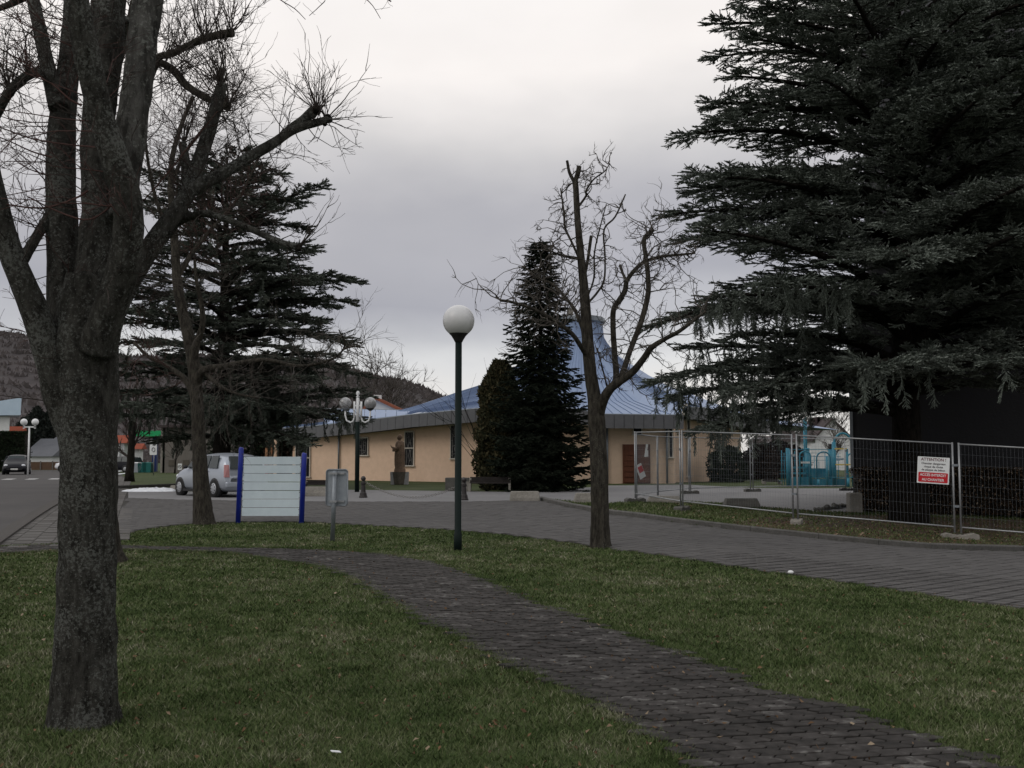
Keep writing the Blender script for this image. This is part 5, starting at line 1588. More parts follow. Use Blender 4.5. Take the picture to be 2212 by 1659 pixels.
# white notice with red field hung on the mesh near the church door, and paper scraps
pc = at(1384, 1018, 33.0)
nt_ = thing('small_notice', 'small tilted white and red notice hanging on the back fence before the brown door', 'sign', pc, math.atan2(3.5, 1.1))
nt_.rotation_euler = (0, R(-25), R(30))
MB().box((0, 0, 0), (.24, .012, .46)).build('panel', M['signwhite'], nt_)
MB().box((.02, -.009, .06), (.18, .006, .2)).build('red_field', M['signred'], nt_)
pc = at(1396, 973, 33.8)
n2 = thing('paper_notice', 'narrow white paper notice tied high on the fence post by the brown door', 'sign', pc, R(20))
MB().box((0, 0, 0), (.07, .01, .42), ry=R(10)).box((.04, 0, -.1), (.06, .012, .2)).build('paper', M['signwhite'], n2)

# ------------------------------------------------------------------ bollards, chain, blocks, benches
def bollard(px, py, label):
    b = gp(px, py)
    t = thing('bollard', label, 'bollard', b, group='cast iron bollards with the chain')
    MB().lathe([(.135, 0), (.135, .05), (.12, .07), (.105, .16), (.085, .18), (.08, .2), (.065, .42), (.085, .44), (.085, .49), (.06, .50), (.05, .54)], n=10, smooth=False).build('shaft', M['castiron'], t)
    MB().ball((0, 0, .62), .082, 10).build('knob', M['castiron'], t)
    return b
p1 = bollard(784.5, 1075.5, 'black cast iron bollard at the left end of the chain')
p2 = bollard(1002.5, 1081, 'black cast iron bollard at the right end of the chain, beside the globe lamp post')
t = thing('chain', 'slack steel chain sagging between the two bollards', 'chain', (p1 + p2) / 2)
mb = MB(); n_ = 60
A_, B_ = p1 + Vector((.08, 0, .5)), p2 + Vector((-.08, 0, .5))
P_ = []
for i in range(n_ + 1):
    f = i / n_; q = A_.lerp(B_, f); q.z -= .44 * (4 * f * (1 - f)) * (1 + .0 * f); q.z = max(q.z, gz(q.x, q.y) + .03); P_.append(q)
for i in range(n_):
    d = P_[i + 1] - P_[i]; c = (P_[i] + P_[i + 1]) / 2
    side = Vector((0, 1, 0)) if i % 2 else Vector((0, 0, 1))
    ring = [c + d * .62 * math.cos(a) + side * .035 * math.sin(a) for a in np.linspace(0, 2 * math.pi, 9)]
    mb.tube(ring, .008, 4, caps=False)
mb.build('links', M['chain'], t, origin=t.location)
def block(px0, px1, py0, py1, label, m=None, taper=.86, depth=.45, name='concrete_block', cat='concrete block', rz=0, group='concrete blocks along the forecourt'):
    b = gp((px0 + px1) / 2, py1)
    k_ = b.y / F
    t = thing(name, label, cat, b, R(rz), group=group)
    w_, h_ = (px1 - px0) * k_, (py1 - py0) * k_ * .98
    mb = MB()
    v = []
    for z, kx, ky in ((0, 1, 1), (h_ * .35, .985, .95), (h_, taper, .62)):
        v += [(-w_ / 2 * kx, -depth / 2 * ky, z), (w_ / 2 * kx, -depth / 2 * ky, z), (w_ / 2 * kx, depth / 2 * ky, z), (-w_ / 2 * kx, depth / 2 * ky, z)]
    f = [(3, 2, 1, 0), (8, 9, 10, 11)]
    for l in (0, 4):
        for i in range(4): f.append((l + i, l + (i + 1) % 4, l + 4 + (i + 1) % 4, l + 4 + i))
    mb.add(v, f); o = mb.build('block', m or M['concrete'], t, bevel=.02)
    return t
block(1101, 1166, 1061, 1082.5, 'pale concrete block in front of the spruce, at the end of the kerb', taper=.93)
block(1240, 1302, 1064.5, 1086, 'concrete block half hidden behind the topped tree trunk')
block(1399, 1470, 1071, 1086, 'low concrete block behind the second fence panel')
block(1563, 1639, 1076, 1096, 'brownish concrete block behind the middle of the front fence', m=M['concrete_dark'])
block(657, 735, 1051, 1072, 'concrete block behind the grey sign back, under the dark bench', taper=.97)
block(370, 399, 1048, 1060, 'small concrete block at the end of the snow heap, ahead of the silver car', taper=.95)
# squared wall block by the bench
b = gp(988, 1060); k_ = b.y / F
t = thing('stone_cube', 'squared stone block standing behind the globe lamp post, left of the bench', 'stone block', b)
MB().box((0, 0, 14 * k_), (51 * k_, .6, 28 * k_)).build('block', M['concrete_dark'], t, bevel=.02)
MB().box((23 * k_, -.31, 10 * k_), (6 * k_, .05, 20 * k_)).build('end_slab', M['concrete'], t)
def bench(px0, px1, py0, py1, label, ends=True):
    b = gp((px0 + px1) / 2, py1); k_ = b.y / F
    t = thing('park_bench', label, 'bench', b)
    w_ = (px1 - px0) * k_; h_ = (py1 - py0) * k_
    for i in range(3):
        MB().box((0, -.18 + i * .14, h_ * .62), (w_ - .1, .10, .04)).build('seat_slat', M['bench_wood'], t)
    for i in range(3):
        MB().box((0, .26 + .03 * i, h_ * (.72 + .12 * i)), (w_ - .1, .03, .085)).build('back_slat', M['bench_wood'], t)
    for s in (-1, 1):
        mb = MB(); mb.box((s * (w_ / 2 - .06), 0, h_ * .3), (.09, .5, h_ * .6)); mb.box((s * (w_ / 2 - .06), .3, h_ * .6), (.09, .10, h_ * .75)); mb.build('leg', M['concrete'], t, bevel=.01)
bench(1012, 1104, 1032, 1062, 'dark slatted bench with concrete ends in front of the thuja')
bench(656, 745, 1039, 1059, 'dark low bench behind the concrete block at the grey sign back')
bench(1648, 1688, 1036, 1046, 'thin little bench on the grass right of the round shrub')

# stone pillar and rubble edge at the tower
b = gp(1846, 1107); k_ = b.y / F
t = thing('stone_post', 'short pale stone post at the foot of the tower hedge', 'stone post', b)
MB().box((0, 0, 21 * k_), (27 * k_, .35, 42 * k_)).build('block', M['concrete'], t, bevel=.02)
t = thing('stone_edging', 'low edging of rough stones beside the stone post', 'edging', gp(1790, 1103))
for i in range(16):
    p = gp(1762 + i * 4.6, 1104 - i * .6)
    mb = MB(); mb.ball((0, 0, 0), random.uniform(.07, .13), 5, .6)
    o = mb.build('stone', M['concrete_dark'], t); o.location = p - Vector(t.location) + Vector((0, 0, .03)); o.rotation_euler = (random.random(), random.random(), random.random() * 3); o.scale = (random.uniform(1, 1.7), 1, 1)

# ------------------------------------------------------------------ cars
def car(name, label, loc, rz, L, W, H, paint, rear=True, group=None, wheel_r=.29):
    """small hatchback, nose towards +x"""
    t = thing(name, label, 'car', loc, rz, group=group)
    h = H
    # stations: x, half width at sill, z sill, z belt, half width belt, z roof, half width roof
    st = [(-.50, .72, .38, .62, .70, None, None), (-.495, .90, .24, .80, .86, .82, .80), (-.47, .97, .20, .90, .94, 1.10, .80), (-.43, 1.0, .18, .95, .97, 1.30, .76), (-.36, 1.0, .17, .97, .98, 1.40, .76), (-.2, 1.0, .17, .97, .99, 1.44, .77), (0, 1.0, .17, .96, .99, 1.43, .77),
          (.12, 1.0, .17, .95, .99, 1.32, .75), (.22, 1.0, .17, .93, .98, 1.08, .77), (.29, 1.0, .17, .91, .97, .93, .80), (.38, .99, .18, .84, .94, .85, .72), (.455, .93, .20, .72, .86, .75, .60), (.49, .80, .26, .58, .74, .62, .5), (.5, .70, .34, .50, .66, None, None)]
    rings = []
    for (x, ws, zs, zb_, wb, zr, wr) in st:
        if zr is None: zr, wr = zb_ + .01, wb * .9
        k = W / 2; q = h / 1.44
        rings.append([(x * L, 0, zs * q), (x * L, ws * k * .85, zs * q), (x * L, ws * k, (zs + .12) * q), (x * L, ws * k * 1.0, (zs + zb_) / 2 * q + .05), (x * L, wb * k, zb_ * q), (x * L, (wb * .25 + wr * .75) * k, (zb_ * .2 + zr * .8) * q), (x * L, wr * k * .85, (zr * .985) * q), (x * L, wr * k * .45, (zr + .012) * q), (x * L, 0, (zr + .02) * q)])
    mb = MB(); vs = []; fs = []
    full = [r + [(p[0], -p[1], p[2]) for p in r[-2:0:-1]] for r in rings]
    m_ = len(full[0])
    for r in full: vs += r
    for i in range(len(full) - 1):
        for j in range(m_):
            fs.append((i * m_ + j, i * m_ + (j + 1) % m_, (i + 1) * m_ + (j + 1) % m_, (i + 1) * m_ + j))
    fs.append(tuple(range(m_))); fs.append(tuple((len(full) - 1) * m_ + j for j in range(m_))[::-1])
    mb.add(vs, fs, True)
    body = mb.build('body', paint, t)
    md = body.modifiers.new('sub', 'SUBSURF'); md.levels = 1; md.render_levels = 1
    q = h / 1.44; k = W / 2
    def sidewin(x0, x1, x2, x3, s, nm='side_window'):
        # quad between belt and roof on one side
        zb_, zr = .95 * q, 1.36 * q
        yb, yr = k * .99, k * .83
        mb = MB(); d = .018
        pts = [(x0 * L, s * (yb + d), zb_), (x1 * L, s * (yb + d), zb_), (x2 * L, s * (yr + d), zr), (x3 * L, s * (yr + d), zr)]
        mb.prism(pts if s < 0 else pts[::-1], (0, -s * .03, 0)); return mb.build(nm, M['carglass'], t)
    for s in (-1, 1):
        sidewin(-.20, .19, .08, -.20, s); sidewin(-.37, -.22, -.22, -.34, s, 'quarter_window')
        mb = MB(); mb.prism([(x_ * L, s * (k * 1.0), z_ * q) for x_, z_ in ((-.39, .17), (.36, .17), (.36, .25), (-.39, .25))], (0, s * .02, 0)); mb.build('sill_trim', M['trim'], t)
        mb = MB(); mb.ball((.17 * L, s * (k + .1), .98 * q), .085, 7, .7); mb.build('mirror', paint if paint != M['carsilver'] else M['trim'], t)
        mb = MB(); mb.box((-.19 * L, s * (k + .012), .84 * q), (.16, .03, .03)); mb.build('door_handle', paint, t)
        for xw in (-.325, .325):
            wt = MB(); yc = s * (k - .085)
            wt.cyl((xw * L, yc - s * .02, wheel_r), (xw * L, s * (k + .006), wheel_r), wheel_r * 1.18, n=24); wt.build('wheel_arch', M['trim'], t)
            w_ = MB(); w_.tube([(xw * L, s * (k - .2), wheel_r), (xw * L, s * (k - .18), wheel_r), (xw * L, s * (k + .015), wheel_r), (xw * L, s * (k + .03), wheel_r)], [wheel_r * .9, wheel_r, wheel_r, wheel_r * .9], 26); wo = w_.build('wheel', M['tyre'], t)
            hb = MB(); hb.tube([(xw * L, s * (k + .02), wheel_r), (xw * L, s * (k + .045), wheel_r)], [wheel_r * .68, wheel_r * .55], 20); hb.build('hub_cap', M['hub'], wo)
            for a in range(7):
                an = a * 2 * math.pi / 7
                sp_ = MB(); sp_.box((xw * L + math.cos(an) * wheel_r * .45, s * (k + .044), wheel_r + math.sin(an) * wheel_r * .45), (wheel_r * .12, .012, wheel_r * .12)); sp_.build('hub_slot', M['trim'], wo)
    # rear: window, lamps, bumper, plate
    mb = MB(); mb.prism([(-.494 * L - .02, -k * .72, .93 * q), (-.494 * L - .02, k * .72, .93 * q), (-.440 * L - .03, k * .64, 1.34 * q), (-.440 * L - .03, -k * .64, 1.34 * q)][::-1], (.10, 0, 0)); mb.build('rear_window', M['carglass'], t)
    for s in (-1, 1):
        mb = MB(); mb.prism([(-.478 * L, s * k * .97, .66 * q), (-.492 * L, s * k * .78, .66 * q), (-.478 * L, s * k * .78, 1.06 * q), (-.455 * L, s * k * .92, 1.06 * q)], (-.045, 0, 0)); mb.build('tail_lamp', M['lamp_red'] if rear else M['lamp_red'], t)
        mb = MB(); mb.ball((.445 * L, s * k * .70, .66 * q), .16, 8, .6); mb.build('headlight', M['lamp_clear'], t)
    mb = MB(); mb.box((-.492 * L, 0, .42 * q), (.12, W * .92, .20)); mb.build('rear_bumper', paint, t, bevel=.05)
    mb = MB(); mb.box((-.50 * L - .02, 0, .60 * q), (.02, .5, .11)); mb.build('number_plate', M['plate'], t)
    mb = MB(); mb.box((.497 * L, 0, .40 * q), (.05, W * .6, .13)); mb.build('grille', M['trim'], t, bevel=.02)
    mb = MB(); mb.box((.505 * L + .005, 0, .40 * q), (.02, .5, .11)); mb.build('front_plate', M['plate'], t)
    mb = MB(); mb.prism([(.215 * L, -k * .74, 1.02 * q), (.215 * L, k * .74, 1.02 * q), (.12 * L, k * .64, 1.33 * q), (.12 * L, -k * .64, 1.33 * q)], (.03, 0, .035)); mb.build('windscreen', M['carglass'], t)
    return t
hd_ = R(90 + 43)
rl = at(464, 1060, 33.8); fwd = Vector((math.cos(hd_), math.sin(hd_))); lft = Vector((-fwd.y, fwd.x))
cc = rl.xy + fwd * (.325 * 3.82) - lft * .80
car('parked_car', 'silver three door hatchback parked behind the slim tree, seen from its rear left corner', (cc.x, cc.y, 0), hd_, 3.82, 1.65, 1.44, M['carsilver'])
xb = (40 - CX) / F * 80
car('black_car', 'black hatchback facing the camera on the road at the far left', (xb, 80, 0), R(-90 + 20), 3.8, 1.7, 1.5, M['carblack'])
car('far_grey_car', 'small dark car beyond the grass patch, just right of the big trunk', ((262 - CX) / F * 92, 92, 0), R(160), 3.9, 1.7, 1.4, M['carblack'])
car('white_car', 'white car mostly hidden behind the big trunk, beyond the black car', ((176 - CX) / F * 96, 96, 0), R(180), 4.2, 1.7, 1.45, M['carwhite'])

# ------------------------------------------------------------------ tower and hedges on the right
yT = 34.0
tl = at(1838, 1000, yT).x
tw_ = thing('concrete_tower', 'tall dark tower slab behind the big cedar', 'tower', (tl, yT, gz(tl, yT)), R(-18.5))
zt0 = at(1838, 1028, yT).z - tw_.location.z
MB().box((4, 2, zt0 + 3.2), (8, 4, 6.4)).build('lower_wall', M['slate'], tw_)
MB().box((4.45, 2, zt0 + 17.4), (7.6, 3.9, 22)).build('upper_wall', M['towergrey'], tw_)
MB().box((.04, -.02, zt0 + 3.2), (.10, .06, 6.4)).build('corner_strip', M['galv'], tw_)
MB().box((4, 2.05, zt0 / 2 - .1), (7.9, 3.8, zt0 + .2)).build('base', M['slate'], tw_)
foliage_blob('beech_hedge', 'dark clipped hedge with pale dead leaves at the foot of the tower', 'hedge', (10.25 + 6.6, 31.2, gz(12.5, 31)), 6.6, .55, 1.35, 42000, M['hedge'], .06, .2, box=True)

# turquoise climbing frame
YQ = 47
def qx(px): return (px - CX) / F * YQ
cf = thing('climbing_frame', 'turquoise steel climbing frame with arches and panels behind the back fence', 'climbing frame', (qx(1775), YQ, 0))
Oq = Vector(cf.location)
def qz(py): return zat(py, YQ)
def pole(px, p0, p1, y=0, r=.05, m='teal', name='pole'):
    MB().cyl((qx(px), YQ + y, max(0, qz(p1))), (qx(px), YQ + y, qz(p0)), r, n=8).build(name, M[m], cf, origin=Oq)
for px, a_, b_, y, r in ((1700, 968, 1054, 0, .08), (1714, 970, 1054, .8, .06), (1741, 905, 1054, .3, .05), (1745, 968, 1054, .2, .11), (1780, 985, 1054, -.3, .05), (1800, 955, 1054, 0, .10), (1806, 970, 1054, 1.0, .09), (1828, 970, 1054, 0, .06), (1757, 1035, 1054, -.6, .05), (1817, 1032, 1056, -.8, .06)):
    pole(px, a_, b_, y, r)
def arch(px0, px1, py_spring, py_top, y=0, r=.035):
    xa, xb_ = qx(px0), qx(px1); z0, z1 = qz(py_spring), qz(py_top)
    pts = [(xa + (xb_ - xa) * (1 - math.cos(math.pi * i / 12)) / 2, YQ + y, z0 + (z1 - z0) * math.sin(math.pi * i / 12)) for i in range(13)]
    MB().tube([(xa, YQ + y, 0)] + pts + [(xb_, YQ + y, 0)], r, 6).build('arch', M['teal'], cf, origin=Oq)
arch(1799, 1840, 965, 936, 0, .05); arch(1722, 1745, 985, 975, -.3); arch(1768, 1798, 990, 976, .4); arch(1835, 1850, 990, 980, .4)
def panel(px0, px1, p0, p1, y=0, m='teal', d=.05, name='panel'):
    MB().box(((qx(px0) + qx(px1)) / 2, YQ + y, (qz(p0) + qz(p1)) / 2), (qx(px1) - qx(px0), d, qz(p0) - qz(p1))).build(name, M[m], cf, origin=Oq)
for a in ((1700, 1744, 1032, 1052, 0), (1746, 1800, 1034, 1050, .3), (1806, 1832, 1034, 1051, .2), (1752, 1796, 1012, 1032, .9), (1712, 1744, 1008, 1012, .1), (1708, 1740, 1020, 1024, .1)):
    panel(*a)
for a in ((1727, 1754, 997, 1001, -.1, 'signwhite', .05, 'rail'), (1800, 1826, 968, 971, -.1, 'yellow', .05, 'rail'), (1801, 1850, 1002, 1005, -.1, 'yellow', .05, 'rail'), (1806, 1824, 990, 994, .2, 'bluewhite', .05, 'rail'), (1704, 1850, 1030, 1031.5, -.2, 'teal', .05, 'rail'), (1704, 1800, 970, 971.5, .1, 'teal', .05, 'rail'), (1820, 1842, 955, 978, 5, 'signwhite', .05, 'sign_panel')):
    panel(*a)
MB().add([(qx(1803), YQ - .5, qz(955)), (qx(1830), YQ - .5, qz(938)), (qx(1830), YQ + 1.2, qz(938)), (qx(1790), YQ + 1.2, qz(962))], [(0, 1, 2, 3)])
for k in range(17):
    pole(1703 + k * 8, 972 + (k * 7) % 26, 1053, 1.3 + .2 * (k % 3), .018, name='bar')
for k, py in enumerate((978, 986, 994, 1016, 1024, 1040)):
    panel(1703, 1836, py, py + .9, 1.35 + .1 * k, d=.03, name='rail')
# tall thin turquoise street light left of it
t = thing('slender_lamp', 'slender turquoise street light rising from behind the climbing frame', 'street lamp', ((1741 - CX) / F * 60, 60, 0))
MB().tube([(0, 0, 0), (0, 0, 3.6), (-.15, 0, 3.75), (-.5, 0, 3.95)], [.05, .04, .035, .03], 8).build('post', M['teal'], t)
MB().box((-.6, 0, 3.98), (.35, .16, .07), ry=R(10)).build('lamp_head', M['yellow'], t)

# ------------------------------------------------------------------ houses
def house(name, label, px0, px1, Y, eave_py, ridge_py, wm, rm, depth=9, gable_front=False, cat='house', base=0.0, ridge_px=None, wins=(), chim=(), over=.3):
    x0, x1 = (px0 - CX) / F * Y, (px1 - CX) / F * Y
    ze, zr = zat(eave_py, Y), zat(ridge_py, Y)
    cx_ = (x0 + x1) / 2
    t = thing(name, label, cat, (cx_, Y, 0))
    w_ = x1 - x0
    xr = 0 if ridge_px is None else (ridge_px - CX) / F * Y - cx_
    mb = MB(); mb.box((0, depth / 2, ze / 2), (w_, depth, ze)); mb.build('wall', wm, t)
    if gable_front:
        MB().prism([(-w_ / 2, .02, ze), (w_ / 2, .02, ze), (xr, .02, zr)], (0, depth - .04, 0)).build('gable', wm, t)
        for s, xa in ((-1, -w_ / 2 - over), (1, w_ / 2 + over)):
            mb = MB(); zz = ze - (zr - ze) * over / (w_ / 2)
            mb.prism([(xa, -over, zz), (xr, -over, zr), (xr, -over, zr + .25), (xa, -over, zz + .25)], (0, depth + 2 * over, 0)); rf = mb.build('roof', rm, t)
    else:
        rf = None
        mb = MB(); mb.prism([(-w_ / 2 - over, -over, ze - .1), (-w_ / 2 - over, depth + over, ze - .1), (-w_ / 2 - over, depth / 2, zr)], (w_ + 2 * over, 0, 0)); rf = mb.build('roof', rm, t)
    for (a, b_, c, d) in chim:
        xx = (a - CX) / F * Y - cx_
        mb = MB(); mb.box((xx, depth * .45, (zat(b_, Y) + zr - 1) / 2), (d, d, zat(b_, Y) - zr + 1)); mb.build('chimney', c, rf)
    for (a0, a1, b0_, b1_, yo, m) in wins:
        xa, xb_ = (a0 - CX) / F * Y - cx_, (a1 - CX) / F * Y - cx_
        za, zb2 = zat(b1_, Y), zat(b0_, Y)
        mb = MB(); mb.box(((xa + xb_) / 2, yo, (za + zb2) / 2), (xb_ - xa, .12, zb2 - za)); f = mb.build('window', M['housewhite'], t)
        mb = MB(); mb.box(((xa + xb_) / 2, yo - .05, (za + zb2) / 2), ((xb_ - xa) * .8, .08, (zb2 - za) * .85)); mb.build('pane', m, f)
    return t
h1 = house('gabled_house', 'white house with a dark tiled roof and two chimneys, beyond the turquoise climbing frame', 1760, 1836, 105, 947, 907, M['housewhite'], M['roofdark'], 8, True, ridge_px=1796, chim=((1782, 899, M['roofdark'], .9), (1795, 898, M['roofdark'], .9)), wins=((1786, 1796, 958, 972, -.05, M['glass_dark']), (1806, 1816, 958, 972, -.05, M['glass_dark'])))
h2 = house('long_roofed_house', 'house with a long dark roof and skylights, left of the white gable', 1716, 1786, 108, 952, 909, M['housewhite'], M['roofdark'], 9, False)
for a0, a1 in ((1746, 1756), (1724, 1731)):
    Y_ = 109; x_ = ((a0 + a1) / 2 - CX) / F * Y_ - h2.location.x
    mb = MB(); mb.box((x_, 2.1, zat(928, 109.5)), (.5, .08, 1.1), rx=R(-30)); mb.build('skylight', M['housewhite'], h2)
house('low_pale_house', 'low pale house left of the gabled one, mostly hidden by hanging cedar twigs', 1655, 1712, 120, 955, 940, M['housewhite'], M['roofdark'], 9, False)
house('orange_roofed_house', 'house with an orange tiled roof behind the left wing of the church', 792, 858, 84, 884, 862, M['housewhite'], M['rooforange'], 8, True, ridge_px=808, chim=((803, 848, M['housewhite'], .6),))
# left side
YW = 112
kx = lambda px, Y=YW: (px - CX) / F * Y
t = thing('white_angular_building', 'white building with a slanting pale blue upper storey, above the dark hedge', 'building', (kx(-60), YW, 0))
Ol = Vector(t.location)
MB().prism([(kx(-160), YW, zat(898, YW)), (kx(44), YW, zat(897, YW)), (kx(45), YW, zat(859, YW)), (kx(-160), YW, zat(890, YW))], (-3.7, 7, 0)).build('upper_storey', M['bluewhite'], t, origin=Ol)
MB().prism([(kx(-160), YW + .6, 0), (kx(15), YW + .6, 0), (kx(15), YW + .6, zat(899, YW)), (kx(-160), YW + .6, zat(899, YW))], (-3.4, 6, 0)).build('wall', M['housewhite'], t, origin=Ol)
MB().box((kx(-60), YW + .55, 1.2), (2, .1, 1.2)).build('window', M['glass_dark'], t, origin=Ol)
house('orange_building', 'low orange building behind the white angular one', -60, 50, 124, 936, 921, M['redwall'], M['redwall'], 1.0, False, over=.1)
foliage_blob('dark_hedge', 'tall dark clipped hedge beside the black car', 'hedge', (kx(-45, 96), 97, 0), (kx(53, 96) - kx(-143, 96)) / 2, .8, zat(933, 96), 22000, M['shrub'], .13, .3, box=True)
house('grey_roofed_house', 'low house with a long grey tiled roof behind the wooden fence', 55, 112, 112, 984, 946, M['housewhite'], M['roofgrey'], 9, False)
house('white_gable_house', 'white house with a steep grey roof, next to the big trunk', 108, 168, 116, 960, 928, M['housewhite'], M['roofgrey'], 9, False, wins=((130, 136, 968, 982, -.1, M['glass_dark']),))
wf = thing('wooden_fence', 'brown plank fence along the road in front of the grey roofed house', 'fence', (kx(100, 104), 104, 0))
for i in range(3):
    xx = kx(66 + i * 26, 104) - wf.location.x
    for j in range(8):
        MB().box((xx + j * .155 + .08, 0, .4 + .05), (.145, .04, .8)).build('plank', M['woodfence'], wf)
for i in range(4): MB().box((kx(65 + i * 26, 104) - wf.location.x, -.03, .45), (.1, .1, .95)).build('post', M['ruin'], wf)
# petrol station side
house('red_roofed_shop', 'orange red fronted shop with a white door, seen between the two left trunks', 232, 270, 96, 955, 940, M['housewhite'], M['redwall'], 1.5, False, cat='shop', wins=((247, 262, 962, 1000, -.1, M['signwhite']),))
house('small_red_kiosk', 'small red topped kiosk right of the dark tree', 290, 303, 100, 968, 958, M['housewhite'], M['redwall'], 1.0, False, cat='kiosk')
t = thing('station_canopy', 'bright green petrol station canopy on a blue column', 'canopy', (kx(325, 94), 94, 0))
MB().box((0, 2, zat(937, 94)), (kx(352, 94) - kx(290, 94), 6, .5)).build('canopy_roof', M['greencanopy'], t)
MB().box((.15, 1, zat(940, 94) / 2), (.4, .4, zat(940, 94))).build('column', M['bluecol'], t)
t = thing('stained_cement_house', 'grey house wall with stained cement render, behind the slim street tree', 'building', (kx(400, 88), 88, 0))
zz = zat(924, 88)
MB().box((0, 4, zz / 2), (kx(452, 88) - kx(358, 88), 8, zz)).build('wall', M['ruin'], t)
MB().box((kx(353, 88) - kx(400, 88), .2, zz / 2), (.36, .4, zz)).build('corner_pier', M['concrete'], t)
MB().box((0, 3.8, zz + .1), (kx(456, 88) - kx(350, 88), 9, .2)).build('roof', M['roofdark'], t)
for a in (373, 404):
    MB().box((kx(a, 88) - kx(400, 88), -.03, zat(1000, 88)), (.5, .06, .5)).build('vent_recess', M['pedestal'], t)
# U-turn style information sign and no-parking plate
t = thing('direction_sign', 'white sign with a curved black arrow on a thin pole, left of the cement wall', 'road sign', (kx(333, 76), 76, 0))
MB().cyl((.05, 0, 0), (.05, 0, 2.4), .035, n=8).build('pole', M['galv_pale'], t)
MB().prism([(x, -.05, z + zat(968, 76)) for x, z in rrect(.52, 1.0, .06)], (0, .02, 0)).build('plate', M['signwhite'], t)
z0 = zat(968, 76)
arc = [(.02 + .11 * math.cos(a), -.07, z0 - .12 + .15 * math.sin(a)) for a in np.linspace(-2.0, 3.9, 14)]
MB().tube(arc, .02, 5).box((.02, -.07, z0 + .28), (.035, .03, .2)).build('arrow_mark', M['ink'], t)
t = thing('no_parking_sign', 'little square sign with a crossed ring on a low post before the cement wall', 'road sign', (kx(391, 70), 70, 0))
zc = zat(1008, 70)
MB().cyl((0, 0, 0), (0, 0, zc), .025, n=6).build('pole', M['galv'], t)
MB().prism([(x, -.04, z + zc) for x, z in rrect(.27, .42, .03)], (0, .02, 0)).build('plate', M['signwhite'], t)
MB().tube([(.1 * math.cos(a), -.055, zc + .1 * math.sin(a)) for a in np.linspace(0, 6.283, 17)], .013, 5).tube([(-.07, -.055, zc + .07), (.07, -.055, zc - .07)], .012, 5).build('crossed_ring', M['ink'], t)
for i, (px, m, nm, lb) in enumerate(((322, 'bin', 'recycling_bin', 'teal recycling bin beyond the grass, under the curved arrow sign'), (312, 'bin', 'recycling_bin', 'second teal bin, left of the one under the arrow sign'), (302, 'alu', 'glass_container', 'pale domed container beside the teal bins'))):
    t = thing(nm, lb, 'bin', (kx(px, 90), 90, 0), group='bins by the petrol station')
    MB().box((0, 0, .4), (.7, .6, .8), taper=1.08).build('tub', M[m], t)
    MB().box((0, 0, .84), (.78, .68, .08), taper=.8).build('lid', M['whitepaint'] if m == 'alu' else M[m], t)

# ------------------------------------------------------------------ snow remains
def snow(name, label, pts, w_, h_):
    c = sum((Vector(p) for p in pts), Vector()) / len(pts)
    t = thing(name, label, 'snow', c)
    from mathutils import noise as mn
    P, _ = spline([(Vector(p), 1) for p in pts], 10)
    mb = MB(); vs = []; m_ = 9
    for i, p in enumerate(P):
        f = i / (len(P) - 1); e = math.sin(math.pi * min(1, max(0, f))) ** .35 + .02
        for j in range(m_):
            s = j / (m_ - 1)
            hh = h_ * e * math.sin(math.pi * s) * (.5 + .6 * f) * (1 + .5 * mn.noise(Vector((i * .7, j * .6, 3.3))))
            vs.append((p.x, p.y + (s - .5) * w_ * e, gz(p.x, p.y) + .004 + hh))
    mb.add([Vector(v) for v in vs], [(i * m_ + j, (i + 1) * m_ + j, (i + 1) * m_ + j + 1, i * m_ + j + 1) for i in range(len(P) - 1) for j in range(m_ - 1)], True)
    mb.build('heap', M['snow'], t, origin=c)
snow('snow_heap', 'long low heap of old snow along the kerb left of the silver car', [gp(264, 1061.5), gp(290, 1061.5), (gp(320, 1061.5)), gp(350, 1061.5), gp(381, 1061.5)], 1.1, .16)
snow('snow_patch', 'thin strip of snow on the grass behind the big trunk', [gp(240, 1026), gp(252, 1025), gp(264, 1024), gp(272, 1023)], .8, .06)
snow('snow_patch', 'second thin strip of snow, above the first, behind the big trunk', [gp(240, 1021), gp(252, 1019.5), gp(264, 1018), gp(272, 1017)], .7, .06)
kerb('kerb', [tuple(gp(250, 1056)[:2]), tuple(gp(330, 1053)[:2]), tuple(gp(400, 1050)[:2])], side=1, h_=.13)
b = gp(1708, 1242)
t = thing('white_pebble', 'small white pebble lying on the lawn near the driveway edge', 'pebble', b)
MB().ball((0, 0, .035), .038, 8, .65).build('stone', M['whitepaint'], t)
b = gp(725, 1640)
t = thing('paper_scrap', 'small white scrap of paper in the foreground grass', 'litter', b)
MB().box((0, 0, .04), (.05, .03, .004), rz=.5, ry=.2).build('scrap', M['signwhite'], t)

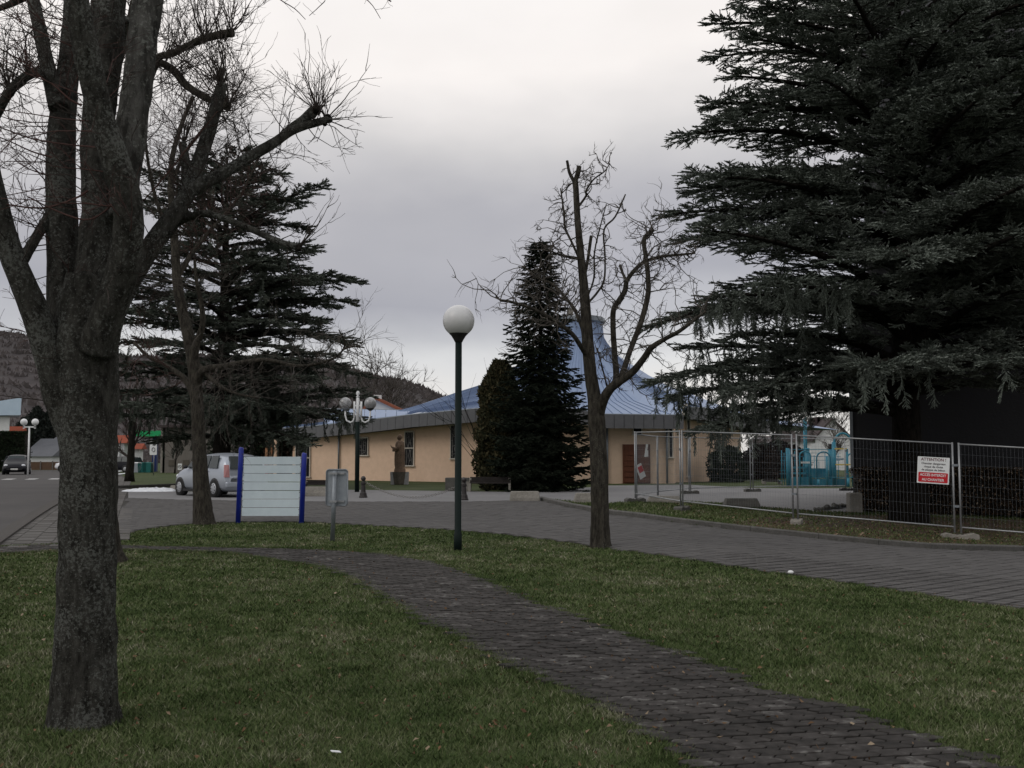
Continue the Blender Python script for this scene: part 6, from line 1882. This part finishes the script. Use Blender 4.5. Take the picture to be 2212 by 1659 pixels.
# ------------------------------------------------------------------ hills
def hill(name, prof, Y0, Y1, m, amp=3.0):
    """prof: (px, py) of the skyline seen from here, set at depth Y0..Y1"""
    pxs = np.array([p[0] for p in prof]); pys = np.array([p[1] for p in prof])
    xs = np.linspace((pxs[0] - CX) / F * Y1, (pxs[-1] - CX) / F * Y1, 260)
    ys = np.linspace(Y0, Y1 + 150, 50)
    X, Y = np.meshgrid(xs, ys)
    top = EYE + (HZ - np.interp(X / Y1 * F + CX, pxs, pys)) * Y1 / F
    s = np.clip((Y - Y0) / (Y1 - Y0), 0, 1)
    Z = top * sstep(s) * (1 - .2 * np.clip((Y - Y1) / 150, 0, 1)) - 1
    from mathutils import noise as mn
    nzv = np.array([mn.fractal(Vector((a * .03, b * .03, 0)), 1, 2, 4) for a, b in zip(X.ravel(), Y.ravel())]).reshape(X.shape)
    Z += nzv * amp * np.clip(s * 2, 0, 1)
    nx = len(xs); i, j = np.meshgrid(np.arange(len(ys) - 1), np.arange(nx - 1), indexing='ij'); a = (i * nx + j).ravel()
    V = np.stack([X.ravel(), Y.ravel(), Z.ravel()], 1)
    o = np_mesh(name, V, [np.stack([a, a + 1, a + nx + 1, a + nx], 1)], m, smooth=True); o['kind'] = 'structure'
    # bare woodland standing on it
    n = 60000
    k = rng.integers(0, len(V) - nx - 1, n)
    P = V[k] + np.stack([rng.uniform(-2, 2, n), rng.uniform(-4, 4, n), np.zeros(n)], 1)
    hgt = rng.uniform(.4, 1.7, n); wd = rng.uniform(.3, .9, n)
    d = rng.normal(0, .8, n)
    T = np.stack([P + np.stack([-wd, 0 * wd, 0 * wd - .5], 1), P + np.stack([wd, 0 * wd, 0 * wd - .5], 1), P + np.stack([d, 0 * d, hgt], 1)], 1).reshape(-1, 3)
    o = np_mesh('hill_woods', T, [np.arange(3 * n).reshape(-1, 3)], M['hilltwig'], rnd=np.clip(rng.normal(.5, .25, n), 0, 1)); o['kind'] = 'stuff'
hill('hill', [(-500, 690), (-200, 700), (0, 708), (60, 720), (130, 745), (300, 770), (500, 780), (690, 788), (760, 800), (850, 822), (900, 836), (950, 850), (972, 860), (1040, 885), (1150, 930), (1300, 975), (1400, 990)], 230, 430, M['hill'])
# dark pines at the foot of the left hill
for px, py, w_, lb in ((80, 880, 1.9, 'dark pine behind the twin globe lamp'), (110, 885, 1.6, 'dark pine next to the big trunk, behind the grey roofs'), (52, 905, 1.4, 'lowest of the dark pines behind the twin globe lamp')):
    Y_ = 135
    foliage_blob('pine', lb, 'tree', (kx(px, Y_), Y_, 0), w_ * 1.2, w_, zat(py, Y_), 3500, M['shadepine'], .32, .8, .3, seedn=px)
spruce('small dark conifer behind the church roof at the right', 1430, 70, zat(800, 70), 1.6, M['spruce'], tm_s, 120, .6)
# slab of shade trees far right so the horizon is closed
for px, w_, h_, lb in ((560, 3.4, 4.8, 'dark evergreen mass behind the silver car'), (620, 2.4, 3.6, 'brown green shrubbery left of the church end')):
    Y_ = 74
    foliage_blob('background_shrub', lb, 'shrub', (kx(px, Y_), Y_, 0), w_, 1.5, h_, 7000, M['shrub'] if px < 600 else M['brownbush'], .2, .5, .6, seedn=px)
